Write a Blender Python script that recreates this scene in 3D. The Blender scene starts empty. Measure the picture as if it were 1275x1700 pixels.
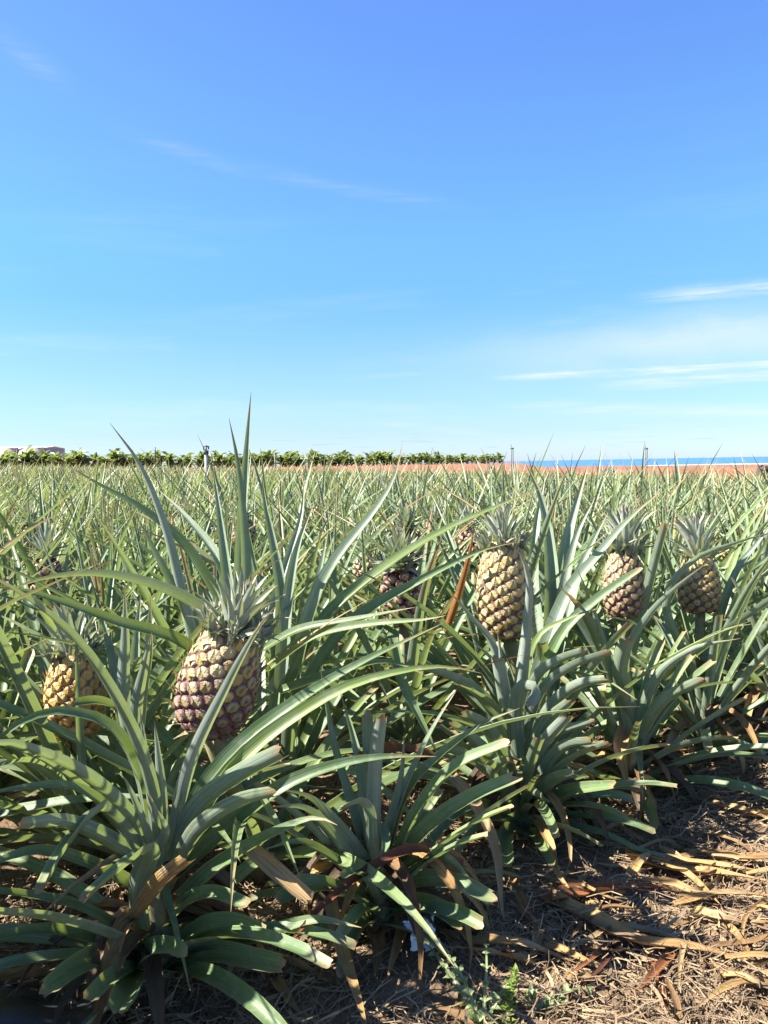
import bpy, math, random
import numpy as np
from mathutils import Vector, Matrix

# ------------------------------------------------------------------ camera, sky, sun, exposure
scene = bpy.context.scene
COL = scene.collection
W0, H0, FPX = 1275.0, 1700.0, 1324.0          # photograph size and focal length in its pixels
CAM_H, PITCH, ROLL = 0.85, math.radians(3.5), math.radians(-1.05)
cam_data = bpy.data.cameras.new("camera")
cam = bpy.data.objects.new("camera", cam_data)
COL.objects.link(cam)
cam_data.sensor_fit = 'VERTICAL'
cam_data.sensor_height = 36.0
cam_data.lens = FPX / H0 * 36.0
cam_data.clip_start = 0.02
cam_data.clip_end = 80000
CAM_M = (Matrix.Translation((0, 0, CAM_H)) @ Matrix.Rotation(math.pi / 2 - PITCH, 4, 'X') @ Matrix.Rotation(ROLL, 4, 'Z'))
cam.matrix_world = CAM_M
scene.camera = cam

SUN_EL, SUN_B = math.radians(46), math.radians(6)      # from the left, a little behind the camera
to_sun = Vector((-math.cos(SUN_EL) * math.cos(SUN_B), -math.cos(SUN_EL) * math.sin(SUN_B), math.sin(SUN_EL)))
sun_data = bpy.data.lights.new("sun", 'SUN')
sun_data.energy = 5.0
sun_data.angle = math.radians(0.53)
sun_data.color = (1.0, 0.95, 0.86)
sun = bpy.data.objects.new("sun", sun_data)
COL.objects.link(sun)
sun.rotation_euler = to_sun.to_track_quat('Z', 'Y').to_euler()

world = bpy.data.worlds.new("World")
scene.world = world
world.use_nodes = True
wn, wl = world.node_tree.nodes, world.node_tree.links
wn.clear()


def nd(nodes, kind, **kw):
    n = nodes.new(kind)
    for k, v in kw.items():
        if k.startswith('i_'):
            n.inputs[k[2:].replace('_', ' ')].default_value = v
        else:
            setattr(n, k, v)
    return n


def ramp(nodes, stops, interp='LINEAR'):
    n = nodes.new('ShaderNodeValToRGB')
    n.color_ramp.interpolation = interp
    e = n.color_ramp.elements
    while len(e) < len(stops):
        e.new(0.5)
    for el, (p, c) in zip(e, stops):
        el.position = p
        el.color = tuple(c) + (1,) if len(c) == 3 else c
    return n


def view_dir(px, py):
    v = CAM_M.to_3x3() @ Vector(((px - W0 / 2) / FPX, -(py - H0 / 2) / FPX, -1.0))
    v.normalize()
    return math.degrees(math.atan2(v.x, v.y)), math.degrees(math.asin(v.z))


def build_sky():
    out = nd(wn, 'ShaderNodeOutputWorld')
    bg = nd(wn, 'ShaderNodeBackground')
    bg.inputs['Strength'].default_value = 0.076
    sky = nd(wn, 'ShaderNodeTexSky', sky_type='NISHITA', sun_disc=False, sun_elevation=SUN_EL,
             sun_rotation=math.radians(270) - SUN_B, altitude=0.0, air_density=1.0, dust_density=0.3, ozone_density=2.2)
    tc = nd(wn, 'ShaderNodeTexCoord')
    sep = nd(wn, 'ShaderNodeSeparateXYZ')
    wl.new(tc.outputs['Generated'], sep.inputs[0])

    def m(op, a, b=None, c=None, clamp=False):
        n = nd(wn, 'ShaderNodeMath', operation=op, use_clamp=clamp)
        for i, v in enumerate((a, b, c)):
            if v is None:
                continue
            if isinstance(v, (int, float)):
                n.inputs[i].default_value = v
            else:
                wl.new(v, n.inputs[i])
        return n.outputs[0]
    # the photograph's saturated marine blue: tint the clear sky by height above the horizon
    tint = ramp(wn, [(z, (q[0] * 1.05 / 1.3, q[1] * .975 / 1.3, q[2] / 1.3)) for z, q in (
        (0.0, (.52, .72, 1.05)), (.037, (.46, .63, .84)), (.125, (.48, .69, .76)), (.196, (.43, .74, .83)),
        (.264, (.49, .84, .94)), (.384, (.55, .86, 1.13)), (.485, (.575, .845, 1.28)), (1.0, (.575, .845, 1.28)))])
    wl.new(sep.outputs[2], tint.inputs[0])
    base = nd(wn, 'ShaderNodeMix', data_type='RGBA', blend_type='MULTIPLY')
    base.inputs[0].default_value = 1.0
    wl.new(sky.outputs[0], base.inputs[6])
    wl.new(tint.outputs[0], base.inputs[7])
    az = m('MULTIPLY', m('ARCTAN2', sep.outputs[0], sep.outputs[1]), 180 / math.pi)
    el = m('MULTIPLY', m('ARCSINE', sep.outputs[2]), 180 / math.pi)

    def noise(su, sv, off, detail=6, rough=.6):
        cv = nd(wn, 'ShaderNodeCombineXYZ')
        wl.new(m('MULTIPLY', az, su), cv.inputs[0])
        wl.new(m('MULTIPLY', el, sv), cv.inputs[1])
        cv.inputs[2].default_value = off
        nz = nd(wn, 'ShaderNodeTexNoise')
        nz.inputs['Scale'].default_value = 1.0
        nz.inputs['Detail'].default_value = detail
        nz.inputs['Roughness'].default_value = rough
        wl.new(cv.outputs[0], nz.inputs[0])
        return nz.outputs[0]
    wob = m('SUBTRACT', noise(.12, .25, 3.3), .5)
    fine = noise(.16, 2.6, 9.1)
    wide = noise(.05, .4, 5.2, 4)

    def smooth(v, a, b):
        mr = nd(wn, 'ShaderNodeMapRange', interpolation_type='SMOOTHSTEP')
        wl.new(v, mr.inputs[0])
        mr.inputs[1].default_value, mr.inputs[2].default_value = a, b
        return mr.outputs[0]
    fx = smooth(fine, .34, .66)
    tot = None
    for (x0, y0, x1, y1, hw, amt, soft, tail) in (
            (775, 629, 1300, 602, .26, .95, 7, 30), (950, 643, 1300, 618, .36, .85, 7, 30), (1010, 494, 1300, 477, .40, .80, 7, 25),
            (600, 610, 1300, 552, 1.8, .75, 24, 40), (780, 676, 1300, 682, .40, .42, 8, 30), (1000, 578, 1300, 566, .35, .5, 9, 30), (1040, 528, 1300, 520, .3, .35, 9, 30), (860, 560, 1300, 512, 1.1, .34, 10, 30),
            (150, 195, 345, 263, .45, .11, 6, 5), (300, 250, 640, 322, .40, .10, 8, 8), (590, 698, 760, 714, .25, .22, 4, 4), (540, 629, 680, 621, .2, .16, 4, 4),
            (-40, 40, 60, 100, .7, .12, 3, 3)):
        a0, e0 = view_dir(x0, y0)
        a1, e1 = view_dir(x1, y1)
        t = m('DIVIDE', m('SUBTRACT', az, a0), a1 - a0)
        line = m('MULTIPLY_ADD', t, e1 - e0, e0)
        d = m('DIVIDE', m('ADD', m('SUBTRACT', el, line), m('MULTIPLY', wob, hw * 2.2)), hw)
        g = m('POWER', 2.718, m('MULTIPLY', m('MULTIPLY', d, d), -1.0))
        ends = m('MULTIPLY', smooth(az, a0, a0 + soft), smooth(az, a1 + tail, a1))
        k = m('MULTIPLY', m('MULTIPLY', g, ends), m('MULTIPLY', m('MULTIPLY_ADD', wide if hw > .7 else fx, .75, .25), amt))
        tot = k if tot is None else m('MAXIMUM', tot, k)
    veil = m('MULTIPLY', m('MULTIPLY', smooth(wide, .5, .8), .18), smooth(el, 24, 4))
    tot = m('MAXIMUM', tot, veil)
    mix = nd(wn, 'ShaderNodeMix', data_type='RGBA')
    wl.new(tot, mix.inputs[0])
    wl.new(base.outputs[2], mix.inputs[6])
    mix.inputs[7].default_value = (3.2, 3.42, 3.5, 1)
    # faint dashes of far grey cloud low over the horizon
    dash = m('MULTIPLY', m('MULTIPLY', smooth(noise(.28, 6.0, 1.7, 5), .58, .72), .5), m('MULTIPLY', smooth(el, .5, 1.0), smooth(el, 2.6, 1.6)))
    mix2 = nd(wn, 'ShaderNodeMix', data_type='RGBA')
    wl.new(dash, mix2.inputs[0])
    wl.new(mix.outputs[2], mix2.inputs[6])
    mix2.inputs[7].default_value = (1.5, 2.1, 2.9, 1)
    wl.new(mix2.outputs[2], bg.inputs['Color'])
    wl.new(bg.outputs[0], out.inputs[0])


build_sky()
vs = scene.view_settings
vs.view_transform = 'Standard'
vs.look = 'None'
vs.exposure = 2.03
vs.gamma = 1.0
scene.cycles.max_bounces = 8
scene.cycles.transparent_max_bounces = 8
scene.cycles.use_adaptive_sampling = True
scene.cycles.use_denoising = True

# ------------------------------------------------------------------ geometry helpers
rng = np.random.default_rng(11)
random.seed(11)
CM = np.array(CAM_M)
CI = np.linalg.inv(CM)


def P(px, py, d):
    """point seen at photograph pixel px,py at depth d metres"""
    v = np.array([(px - W0 / 2) / FPX * d, -(py - H0 / 2) / FPX * d, -d, 1.0])
    return (CM @ v)[:3]


def proj(p):
    q = np.c_[np.atleast_2d(p), np.ones(len(np.atleast_2d(p)))] @ CI.T
    d = -q[:, 2]
    dd = np.maximum(d, 1e-3)
    return np.c_[q[:, 0] / dd * FPX + W0 / 2, -q[:, 1] / dd * FPX + H0 / 2, d]


def hash2(i, j, s):
    n = (i.astype(np.int64) * 374761393 + j.astype(np.int64) * 668265263 + s * 1442695041) & 0xffffffff
    n = ((n ^ (n >> 13)) * 1274126177) & 0xffffffff
    return ((n ^ (n >> 16)) & 0xffff) / 65535.0


def vnoise(x, y, s=0):
    xi, yi = np.floor(x), np.floor(y)
    fx, fy = x - xi, y - yi
    fx, fy = fx * fx * (3 - 2 * fx), fy * fy * (3 - 2 * fy)
    a, b = hash2(xi, yi, s), hash2(xi + 1, yi, s)
    c, d = hash2(xi, yi + 1, s), hash2(xi + 1, yi + 1, s)
    return (a * (1 - fx) + b * fx) * (1 - fy) + (c * (1 - fx) + d * fx) * fy - 0.5


def sstep(a, b, x):
    t = np.clip((x - a) / (b - a), 0, 1)
    return t * t * (3 - 2 * t)


def ground_z(x, y):
    x, y = np.asarray(x, float), np.asarray(y, float)
    near = 1 - sstep(5, 12, y)
    r = 0.05 * vnoise(x * 1.7, y * 1.7, 1) + near * (0.03 * vnoise(x * 5, y * 5, 2) + 0.016 * vnoise(x * 15, y * 15, 3) + 0.008 * vnoise(x * 38, y * 38, 4))
    zf = -0.0115 * np.maximum(y - 1.5, 0) - (0.030 * x + 0.007 * np.maximum(x, 0)) * sstep(2, 14, y) * (1 - sstep(60, 90, y))
    zf = np.clip(zf, -2.2, 1.5)
    zp = np.clip(0.40 - 0.006 * x, 0.1, 0.6) + 0.10 * vnoise(x * .3, y * .3, 5) * sstep(40, 50, y)
    k = sstep(45, 57, y)
    z = zf * (1 - k) + zp * k + r
    over = np.minimum(y - 61, x - (0.155 * y + 0.5))
    over = np.maximum(over, y - 345)
    return z - 45 * sstep(0, 90, over) - 0.0


def G(px, py, lift=0.0):
    """where the view ray through a pixel meets the ground"""
    o = np.array([0, 0, CAM_H])
    v = P(px, py, 1.0) - o
    ts = np.arange(0.3, 14, 0.002)
    pp = o + v * ts[:, None]
    hit = np.nonzero(pp[:, 2] <= ground_z(pp[:, 0], pp[:, 1]) + lift)[0]
    return pp[hit[0]] if len(hit) else pp[-1]


def mesh_from(name, verts, faces, mats=(), smooth=True, uv=None, attrs=None):
    me = bpy.data.meshes.new(name)
    verts = np.asarray(verts, dtype=np.float32)
    if isinstance(faces, np.ndarray):
        n, k = faces.shape
        me.vertices.add(len(verts))
        me.vertices.foreach_set('co', verts.ravel())
        me.loops.add(n * k)
        me.loops.foreach_set('vertex_index', faces.ravel().astype(np.int32))
        me.polygons.add(n)
        me.polygons.foreach_set('loop_start', np.arange(0, n * k, k, dtype=np.int32))
        me.polygons.foreach_set('loop_total', np.full(n, k, dtype=np.int32))
    else:
        me.from_pydata(verts.tolist(), [], faces)
    for m in mats:
        me.materials.append(m)
    me.polygons.foreach_set('use_smooth', np.full(len(me.polygons), smooth))
    if uv is not None:
        l = np.empty(len(me.loops), dtype=np.int32)
        me.loops.foreach_get('vertex_index', l)
        u = me.uv_layers.new(name='UVMap')
        u.data.foreach_set('uv', np.asarray(uv, dtype=np.float32)[l].ravel())
    for k, a in (attrs or {}).items():
        at = me.attributes.new(k, 'FLOAT', 'POINT')
        at.data.foreach_set('value', np.asarray(a, dtype=np.float32))
    me.update()
    me.validate()
    return me


def add(name, data, parent=None, loc=None, label=None, cat=None, group=None, kind=None, mat=None):
    o = bpy.data.objects.new(name, data)
    COL.objects.link(o)
    if parent is not None:
        o.parent = parent
    if mat is not None:
        o.matrix_local = mat
    elif loc is not None:
        o.location = loc
    for k, v in (('label', label), ('category', cat), ('group', group), ('kind', kind)):
        if v:
            o[k] = v
    return o


def catmull(pts, n):
    p = np.asarray(pts, float)
    if len(p) == 2:
        return p[0] + (p[1] - p[0]) * np.linspace(0, 1, n)[:, None]
    p = np.vstack([2 * p[0] - p[1], p, 2 * p[-1] - p[-2]])
    seg = len(p) - 3
    dl = np.r_[0, np.cumsum(np.linalg.norm(np.diff(p[1:-1], axis=0), axis=1))]
    s = np.linspace(0, dl[-1], n)
    out = []
    for x in s:
        i = min(int(np.searchsorted(dl, x, side='right')) - 1, seg - 1)
        t = (x - dl[i]) / max(dl[i + 1] - dl[i], 1e-9)
        a, b, c, d = p[i:i + 4]
        out.append(0.5 * ((2 * b) + (-a + c) * t + (2 * a - 5 * b + 4 * c - d) * t ** 2 + (-a + 3 * b - 3 * c + d) * t ** 3))
    return np.array(out)


def norm(v):
    return v / np.maximum(np.linalg.norm(v, axis=-1, keepdims=True), 1e-9)


def leaf_geo(pts, w, nseg=10, ncol=4, fold=0.30, end='t', cutfrac=0.7, twist=0.0, A=None, rnd=None, brown=0.0, jag=0.0, wave=0.0, sidemix=None):
    """channelled sword leaf along a curve; front face is the upper (inner) side"""
    v = np.linspace(0, 1, nseg + 1)
    if end == 'c':
        v = np.r_[np.linspace(0, .975, nseg), 1.0]
    dn = catmull(pts, 3 * nseg + 1)
    c = np.stack([np.interp(v * 3 * nseg, np.arange(3 * nseg + 1), dn[:, q]) for q in range(3)], 1)
    T = norm(np.gradient(c, axis=0))
    T[-1] = T[-2] if end == 'c' else T[-1]
    if A is None:
        A = c[-1] - c[0]
    A = np.array([A[0], A[1], 0.0])
    if np.linalg.norm(A) < 1e-4:
        A = np.array([0, 1, 0.])
    A = norm(A)
    S = np.cross(A, [0, 0, 1.])[None, :] + 0 * T
    S = norm(S - T * (S * T).sum(1, keepdims=True))
    if sidemix is not None:
        I = norm(np.cross(T, sidemix[0][None, :] + 0 * T))
        I = I * np.where((I * S).sum(1).sum() < 0, -1, 1)
        S = norm(S * (1 - sidemix[1]) + I * sidemix[1])
        S = norm(S - T * (S * T).sum(1, keepdims=True))
    N = np.cross(S, T)
    tw = twist * np.minimum(v * 1.6, 1)
    S, N = S * np.cos(tw)[:, None] + N * np.sin(tw)[:, None], N * np.cos(tw)[:, None] - S * np.sin(tw)[:, None]
    vv = v * cutfrac if end == 'c' else v
    f = (0.82 + 0.18 * sstep(0, .25, vv)) * np.maximum(1 - vv ** 1.75, 0) ** 0.95
    f = np.maximum(f, 0.02) * w * 0.5
    us = np.linspace(-1, 1, ncol + 1)
    r = rng.random() if rnd is None else rnd
    fo = fold * (1.0 - 0.25 * v)
    ph = rng.random() * 6
    verts = []
    for k, u in enumerate(us):
        x = u * np.cos(fo * 0.9 * abs(u))
        q = c + S * (f * x)[:, None] + N * (f * (fo * 1.5 * abs(u) ** 1.6 + wave * np.sin(v * 17 + ph + u * 1.5) * abs(u)))[:, None]
        if end == 'c':
            q[-1] += T[-1] * w * jag * (rng.random() - .5 - 0.5 * u * u)
        verts.append(q)
    verts = np.stack(verts, 1).reshape(-1, 3)
    nc = ncol + 1
    i = np.arange(nseg)[:, None] * nc + np.arange(ncol)[None, :]
    i = i.ravel()
    faces = np.stack([i, i + 1, i + 1 + nc, i + nc], 1)
    uv = np.stack(np.broadcast_arrays((us[None, :] + 1) / 2, v[:, None]), -1).reshape(-1, 2)
    bw = np.zeros((nseg + 1, nc))
    if end == 'c':
        bw[-1] = 1.0
        bw[-2] = 0.35
    else:
        bw += (sstep(0.86 - 0.3 * brown, 1.0, v) * (0.35 + brown))[:, None]
    bw = np.clip(bw, 0, 1).ravel()
    return verts, faces, uv, np.full(len(verts), r), bw


def join_geo(parts):
    V, F, U, R, B, o = [], [], [], [], [], 0
    for v, f, u, r, b in parts:
        V.append(v); F.append(f + o); U.append(u); R.append(r); B.append(b)
        o += len(v)
    return np.vstack(V), np.vstack(F), np.vstack(U), np.concatenate(R), np.concatenate(B)


def leaf_mesh(name, g, mat):
    v, f, u, r, b = g
    return mesh_from(name, v, f, (mat,), True, u, {'rnd': r, 'brown': b})


def tube(pts, rad, sides=8, cap=True):
    c = np.asarray(pts, float)
    rad = np.broadcast_to(np.asarray(rad, float), (len(c),))
    T = norm(np.gradient(c, axis=0))
    ref = np.array([0, 0, 1.]) if abs(T[0][2]) < 0.9 else np.array([1., 0, 0])
    S = norm(np.cross(T, ref)); N = np.cross(S, T)
    a = np.linspace(0, 2 * np.pi, sides, endpoint=False)
    V = c[:, None, :] + rad[:, None, None] * (S[:, None, :] * np.cos(a)[None, :, None] + N[:, None, :] * np.sin(a)[None, :, None])
    V = V.reshape(-1, 3)
    F = []
    for i in range(len(c) - 1):
        for j in range(sides):
            F.append((i * sides + j, i * sides + (j + 1) % sides, (i + 1) * sides + (j + 1) % sides, (i + 1) * sides + j))
    if cap:
        F.append(tuple(range(sides))[::-1])
        F.append(tuple(range((len(c) - 1) * sides, len(c) * sides)))
    return V, F


def merge(parts):
    V, F, o = [], [], 0
    for v, f in parts:
        V += [tuple(x) for x in v]
        F += [tuple(int(i) + o for i in q) for q in f]
        o += len(v)
    return np.array(V), F


def box(c, s, rz=0.0):
    x, y, z = s[0] / 2, s[1] / 2, s[2] / 2
    V = np.array([(a, b, d) for d in (-z, z) for b in (-y, y) for a in (-x, x)])
    ca, sa = math.cos(rz), math.sin(rz)
    V = np.c_[V[:, 0] * ca - V[:, 1] * sa, V[:, 0] * sa + V[:, 1] * ca, V[:, 2]] + np.asarray(c)
    F = [(0, 2, 3, 1), (4, 5, 7, 6), (0, 1, 5, 4), (2, 6, 7, 3), (0, 4, 6, 2), (1, 3, 7, 5)]
    return V, F


# ------------------------------------------------------------------ materials
def new_mat(name):
    m = bpy.data.materials.new(name)
    m.use_nodes = True
    m.node_tree.nodes.clear()
    return m, m.node_tree.nodes, m.node_tree.links


def mixc(n, l, fac, a, b, blend='MIX'):
    x = nd(n, 'ShaderNodeMix', data_type='RGBA', blend_type=blend)
    for i, v in ((0, fac), (6, a), (7, b)):
        if isinstance(v, (int, float)):
            x.inputs[i].default_value = v
        elif isinstance(v, tuple):
            x.inputs[i].default_value = v + (1,) if len(v) == 3 else v
        else:
            l.new(v, x.inputs[i])
    return x.outputs[2]


def mth(n, l, op, a, b=None, clamp=False):
    x = nd(n, 'ShaderNodeMath', operation=op, use_clamp=clamp)
    for i, v in enumerate((a, b)):
        if v is None:
            continue
        if isinstance(v, (int, float)):
            x.inputs[i].default_value = v
        else:
            l.new(v, x.inputs[i])
    return x.outputs[0]


def mapr(n, l, v, a, b, c=0.0, d=1.0):
    x = nd(n, 'ShaderNodeMapRange')
    l.new(v, x.inputs[0])
    for i, q in enumerate((a, b, c, d)):
        x.inputs[i + 1].default_value = q
    return x.outputs[0]


def leaf_material(name, tones, under, brownc, trans=0.22, rough=0.42, yellow=0.35, bloom=.40):
    m, n, l = new_mat(name)
    out = nd(n, 'ShaderNodeOutputMaterial')
    uv = nd(n, 'ShaderNodeUVMap')
    at = nd(n, 'ShaderNodeAttribute', attribute_name='rnd')
    br = nd(n, 'ShaderNodeAttribute', attribute_name='brown')
    oi = nd(n, 'ShaderNodeObjectInfo')
    geo = nd(n, 'ShaderNodeNewGeometry')
    r = mth(n, l, 'FRACT', mth(n, l, 'ADD', at.outputs['Fac'], oi.outputs['Random']))
    k = len(tones) - 1
    rp = ramp(n, [(i / k, t) for i, t in enumerate(tones)])
    l.new(r, rp.inputs[0])
    # lengthwise fibre lines
    mp = nd(n, 'ShaderNodeMapping')
    mp.inputs['Scale'].default_value = (26, 1.4, 1)
    l.new(uv.outputs[0], mp.inputs[0])
    cmb = nd(n, 'ShaderNodeVectorMath', operation='ADD')
    cx = nd(n, 'ShaderNodeCombineXYZ')
    l.new(mth(n, l, 'MULTIPLY', r, 37.0), cx.inputs[2])
    l.new(mp.outputs[0], cmb.inputs[0])
    l.new(cx.outputs[0], cmb.inputs[1])
    nz = nd(n, 'ShaderNodeTexNoise')
    nz.inputs['Scale'].default_value = 1.0
    nz.inputs['Detail'].default_value = 3
    l.new(cmb.outputs[0], nz.inputs[0])
    fib = mapr(n, l, nz.outputs[0], 0.3, 0.7, 0.56, 1.16)
    # blotches of grey bloom
    tc = nd(n, 'ShaderNodeTexCoord')
    nb = nd(n, 'ShaderNodeTexNoise')
    nb.inputs['Scale'].default_value = 22
    nb.inputs['Detail'].default_value = 4
    l.new(tc.outputs['Object'], nb.inputs[0])
    sepu = nd(n, 'ShaderNodeSeparateXYZ')
    l.new(uv.outputs[0], sepu.inputs[0])
    mid = mth(n, l, 'ABSOLUTE', mth(n, l, 'SUBTRACT', sepu.outputs[0], 0.5))
    midf = mapr(n, l, mid, 0.0, 0.5, yellow, 0.0)
    yel = mth(n, l, 'MULTIPLY', midf, mapr(n, l, r, 0.2, 0.9, 0.1, 1.0))
    col = mixc(n, l, yel, rp.outputs[0], (0.24, 0.31, 0.05))
    und = mixc(n, l, mapr(n, l, nb.outputs[0], 0.3, 0.7, 0.45, 1.0), rp.outputs[0], under)
    col = mixc(n, l, geo.outputs['Backfacing'], col, und)
    col = mixc(n, l, mapr(n, l, nb.outputs[0], 0.35, 0.75, 0.08, bloom), col, under)
    mul = nd(n, 'ShaderNodeVectorMath', operation='SCALE')
    l.new(col, mul.inputs[0])
    l.new(fib, mul.inputs['Scale'])
    col = mul.outputs[0]
    nz2 = nd(n, 'ShaderNodeTexNoise')
    nz2.inputs['Scale'].default_value = 60
    l.new(tc.outputs['Object'], nz2.inputs[0])
    nz3 = nd(n, 'ShaderNodeTexNoise')
    nz3.inputs['Scale'].default_value = 190
    nz3.inputs['Detail'].default_value = 2
    l.new(tc.outputs['Object'], nz3.inputs[0])
    col = mixc(n, l, mapr(n, l, nz3.outputs[0], 0.66, 0.74, 0, .6), col, (0.17, 0.12, 0.06))
    col = mixc(n, l, mapr(n, l, nz2.outputs[0], 0.55, 0.75, 0, .35), col, (0.30, 0.29, 0.21))
    col = mixc(n, l, mapr(n, l, mid, 0.44, 0.5, 0, .45), col, (0.30, 0.33, 0.14))
    bf = mth(n, l, 'MULTIPLY', br.outputs['Fac'], mapr(n, l, nz2.outputs[0], 0.25, 0.6, 0.5, 1.5), True)
    col = mixc(n, l, bf, col, brownc)
    ps = nd(n, 'ShaderNodeBsdfPrincipled')
    l.new(col, ps.inputs['Base Color'])
    l.new(mapr(n, l, nz.outputs[0], 0.3, 0.7, rough - 0.06, rough + 0.1), ps.inputs['Roughness'])
    ps.inputs['Specular IOR Level'].default_value = 0.42
    bp = nd(n, 'ShaderNodeBump')
    bp.inputs['Strength'].default_value = 0.25
    bp.inputs['Distance'].default_value = 0.004
    l.new(nz.outputs[0], bp.inputs['Height'])
    l.new(bp.outputs[0], ps.inputs['Normal'])
    tr = nd(n, 'ShaderNodeBsdfTranslucent')
    tcol = mixc(n, l, 0.6, col, (0.42, 0.55, 0.06), 'MIX')
    l.new(mixc(n, l, bf, tcol, brownc), tr.inputs['Color'])
    ms = nd(n, 'ShaderNodeMixShader')
    ms.inputs[0].default_value = trans
    l.new(ps.outputs[0], ms.inputs[1])
    l.new(tr.outputs[0], ms.inputs[2])
    l.new(ms.outputs[0], out.inputs[0])
    return m


LEAF = leaf_material('pineapple_leaf', [(0.060, 0.115, 0.030), (0.085, 0.155, 0.042), (0.11, 0.175, 0.075), (0.15, 0.21, 0.045), (0.08, 0.14, 0.055)],
                     (0.25, 0.30, 0.235), (0.30, 0.19, 0.09), trans=0.2, yellow=.28)
LEAF_FAR = leaf_material('pineapple_leaf_field', [(0.045, 0.09, 0.032), (0.09, 0.15, 0.055), (0.15, 0.21, 0.125), (0.19, 0.24, 0.06), (0.085, 0.14, 0.07)],
                         (0.27, 0.33, 0.26), (0.34, 0.22, 0.09), trans=0.25)
LEAF_PALE = leaf_material('young_pineapple_leaf', [(0.15, 0.21, 0.13), (0.19, 0.25, 0.17), (0.17, 0.23, 0.13), (0.21, 0.26, 0.20)],
                          (0.31, 0.36, 0.32), (0.30, 0.19, 0.09), trans=0.18, yellow=.12, bloom=.5)
CROWN = leaf_material('crown_leaf', [(0.20, 0.26, 0.16), (0.26, 0.30, 0.22), (0.31, 0.30, 0.26), (0.21, 0.25, 0.13)],
                      (0.38, 0.41, 0.36), (0.30, 0.18, 0.12), trans=0.15, yellow=0.1)


def fibre_material(name, tones, rough=0.6, trans=0.12):
    m, n, l = new_mat(name)
    out = nd(n, 'ShaderNodeOutputMaterial')
    uv = nd(n, 'ShaderNodeUVMap')
    at = nd(n, 'ShaderNodeAttribute', attribute_name='rnd')
    oi = nd(n, 'ShaderNodeObjectInfo')
    r = mth(n, l, 'FRACT', mth(n, l, 'ADD', at.outputs['Fac'], oi.outputs['Random']))
    mp = nd(n, 'ShaderNodeMapping')
    mp.inputs['Scale'].default_value = (22, 1.8, 1)
    l.new(uv.outputs[0], mp.inputs[0])
    cx = nd(n, 'ShaderNodeCombineXYZ')
    l.new(mth(n, l, 'MULTIPLY', r, 51.0), cx.inputs[2])
    cmb = nd(n, 'ShaderNodeVectorMath', operation='ADD')
    l.new(mp.outputs[0], cmb.inputs[0])
    l.new(cx.outputs[0], cmb.inputs[1])
    nz = nd(n, 'ShaderNodeTexNoise')
    nz.inputs['Scale'].default_value = 1.0
    nz.inputs['Detail'].default_value = 5
    nz.inputs['Roughness'].default_value = 0.6
    l.new(cmb.outputs[0], nz.inputs[0])
    tc = nd(n, 'ShaderNodeTexCoord')
    nb = nd(n, 'ShaderNodeTexNoise')
    nb.inputs['Scale'].default_value = 14
    nb.inputs['Detail'].default_value = 4
    l.new(tc.outputs['Object'], nb.inputs[0])
    k = len(tones) - 1
    rp = ramp(n, [(i / k, t) for i, t in enumerate(tones)])
    mixv = mth(n, l, 'ADD', mth(n, l, 'MULTIPLY', r, 0.7), mapr(n, l, nb.outputs[0], 0.3, 0.7, -0.2, 0.4), True)
    l.new(mixv, rp.inputs[0])
    sc = nd(n, 'ShaderNodeVectorMath', operation='SCALE')
    l.new(rp.outputs[0], sc.inputs[0])
    l.new(mapr(n, l, nz.outputs[0], 0.3, 0.7, 0.5, 1.35), sc.inputs['Scale'])
    ps = nd(n, 'ShaderNodeBsdfPrincipled')
    l.new(sc.outputs[0], ps.inputs['Base Color'])
    ps.inputs['Roughness'].default_value = rough
    ps.inputs['Specular IOR Level'].default_value = 0.3
    bp = nd(n, 'ShaderNodeBump')
    bp.inputs['Strength'].default_value = 0.6
    bp.inputs['Distance'].default_value = 0.006
    l.new(nz.outputs[0], bp.inputs['Height'])
    l.new(bp.outputs[0], ps.inputs['Normal'])
    tr = nd(n, 'ShaderNodeBsdfTranslucent')
    l.new(sc.outputs[0], tr.inputs['Color'])
    ms = nd(n, 'ShaderNodeMixShader')
    ms.inputs[0].default_value = trans
    l.new(ps.outputs[0], ms.inputs[1])
    l.new(tr.outputs[0], ms.inputs[2])
    l.new(ms.outputs[0], out.inputs[0])
    return m


DRY = fibre_material('dry_leaf', [(0.14, 0.078, 0.037), (0.25, 0.145, 0.058), (0.38, 0.235, 0.088), (0.37, 0.255, 0.125), (0.22, 0.155, 0.09)])
DRYRED = fibre_material('dry_leaf_russet', [(0.10, 0.036, 0.02), (0.19, 0.065, 0.025), (0.30, 0.12, 0.038)])
DRYORANGE = fibre_material('dry_leaf_orange', [(0.26, 0.10, 0.03), (0.36, 0.16, 0.04), (0.42, 0.21, 0.06)])
DRYDARK = fibre_material('dry_leaf_rotting', [(0.06, 0.04, 0.026), (0.11, 0.072, 0.042), (0.17, 0.12, 0.075)])
STRAW = fibre_material('straw', [(0.18, 0.12, 0.068), (0.30, 0.21, 0.12), (0.44, 0.32, 0.185), (0.25, 0.18, 0.11)], trans=0.05)


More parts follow.
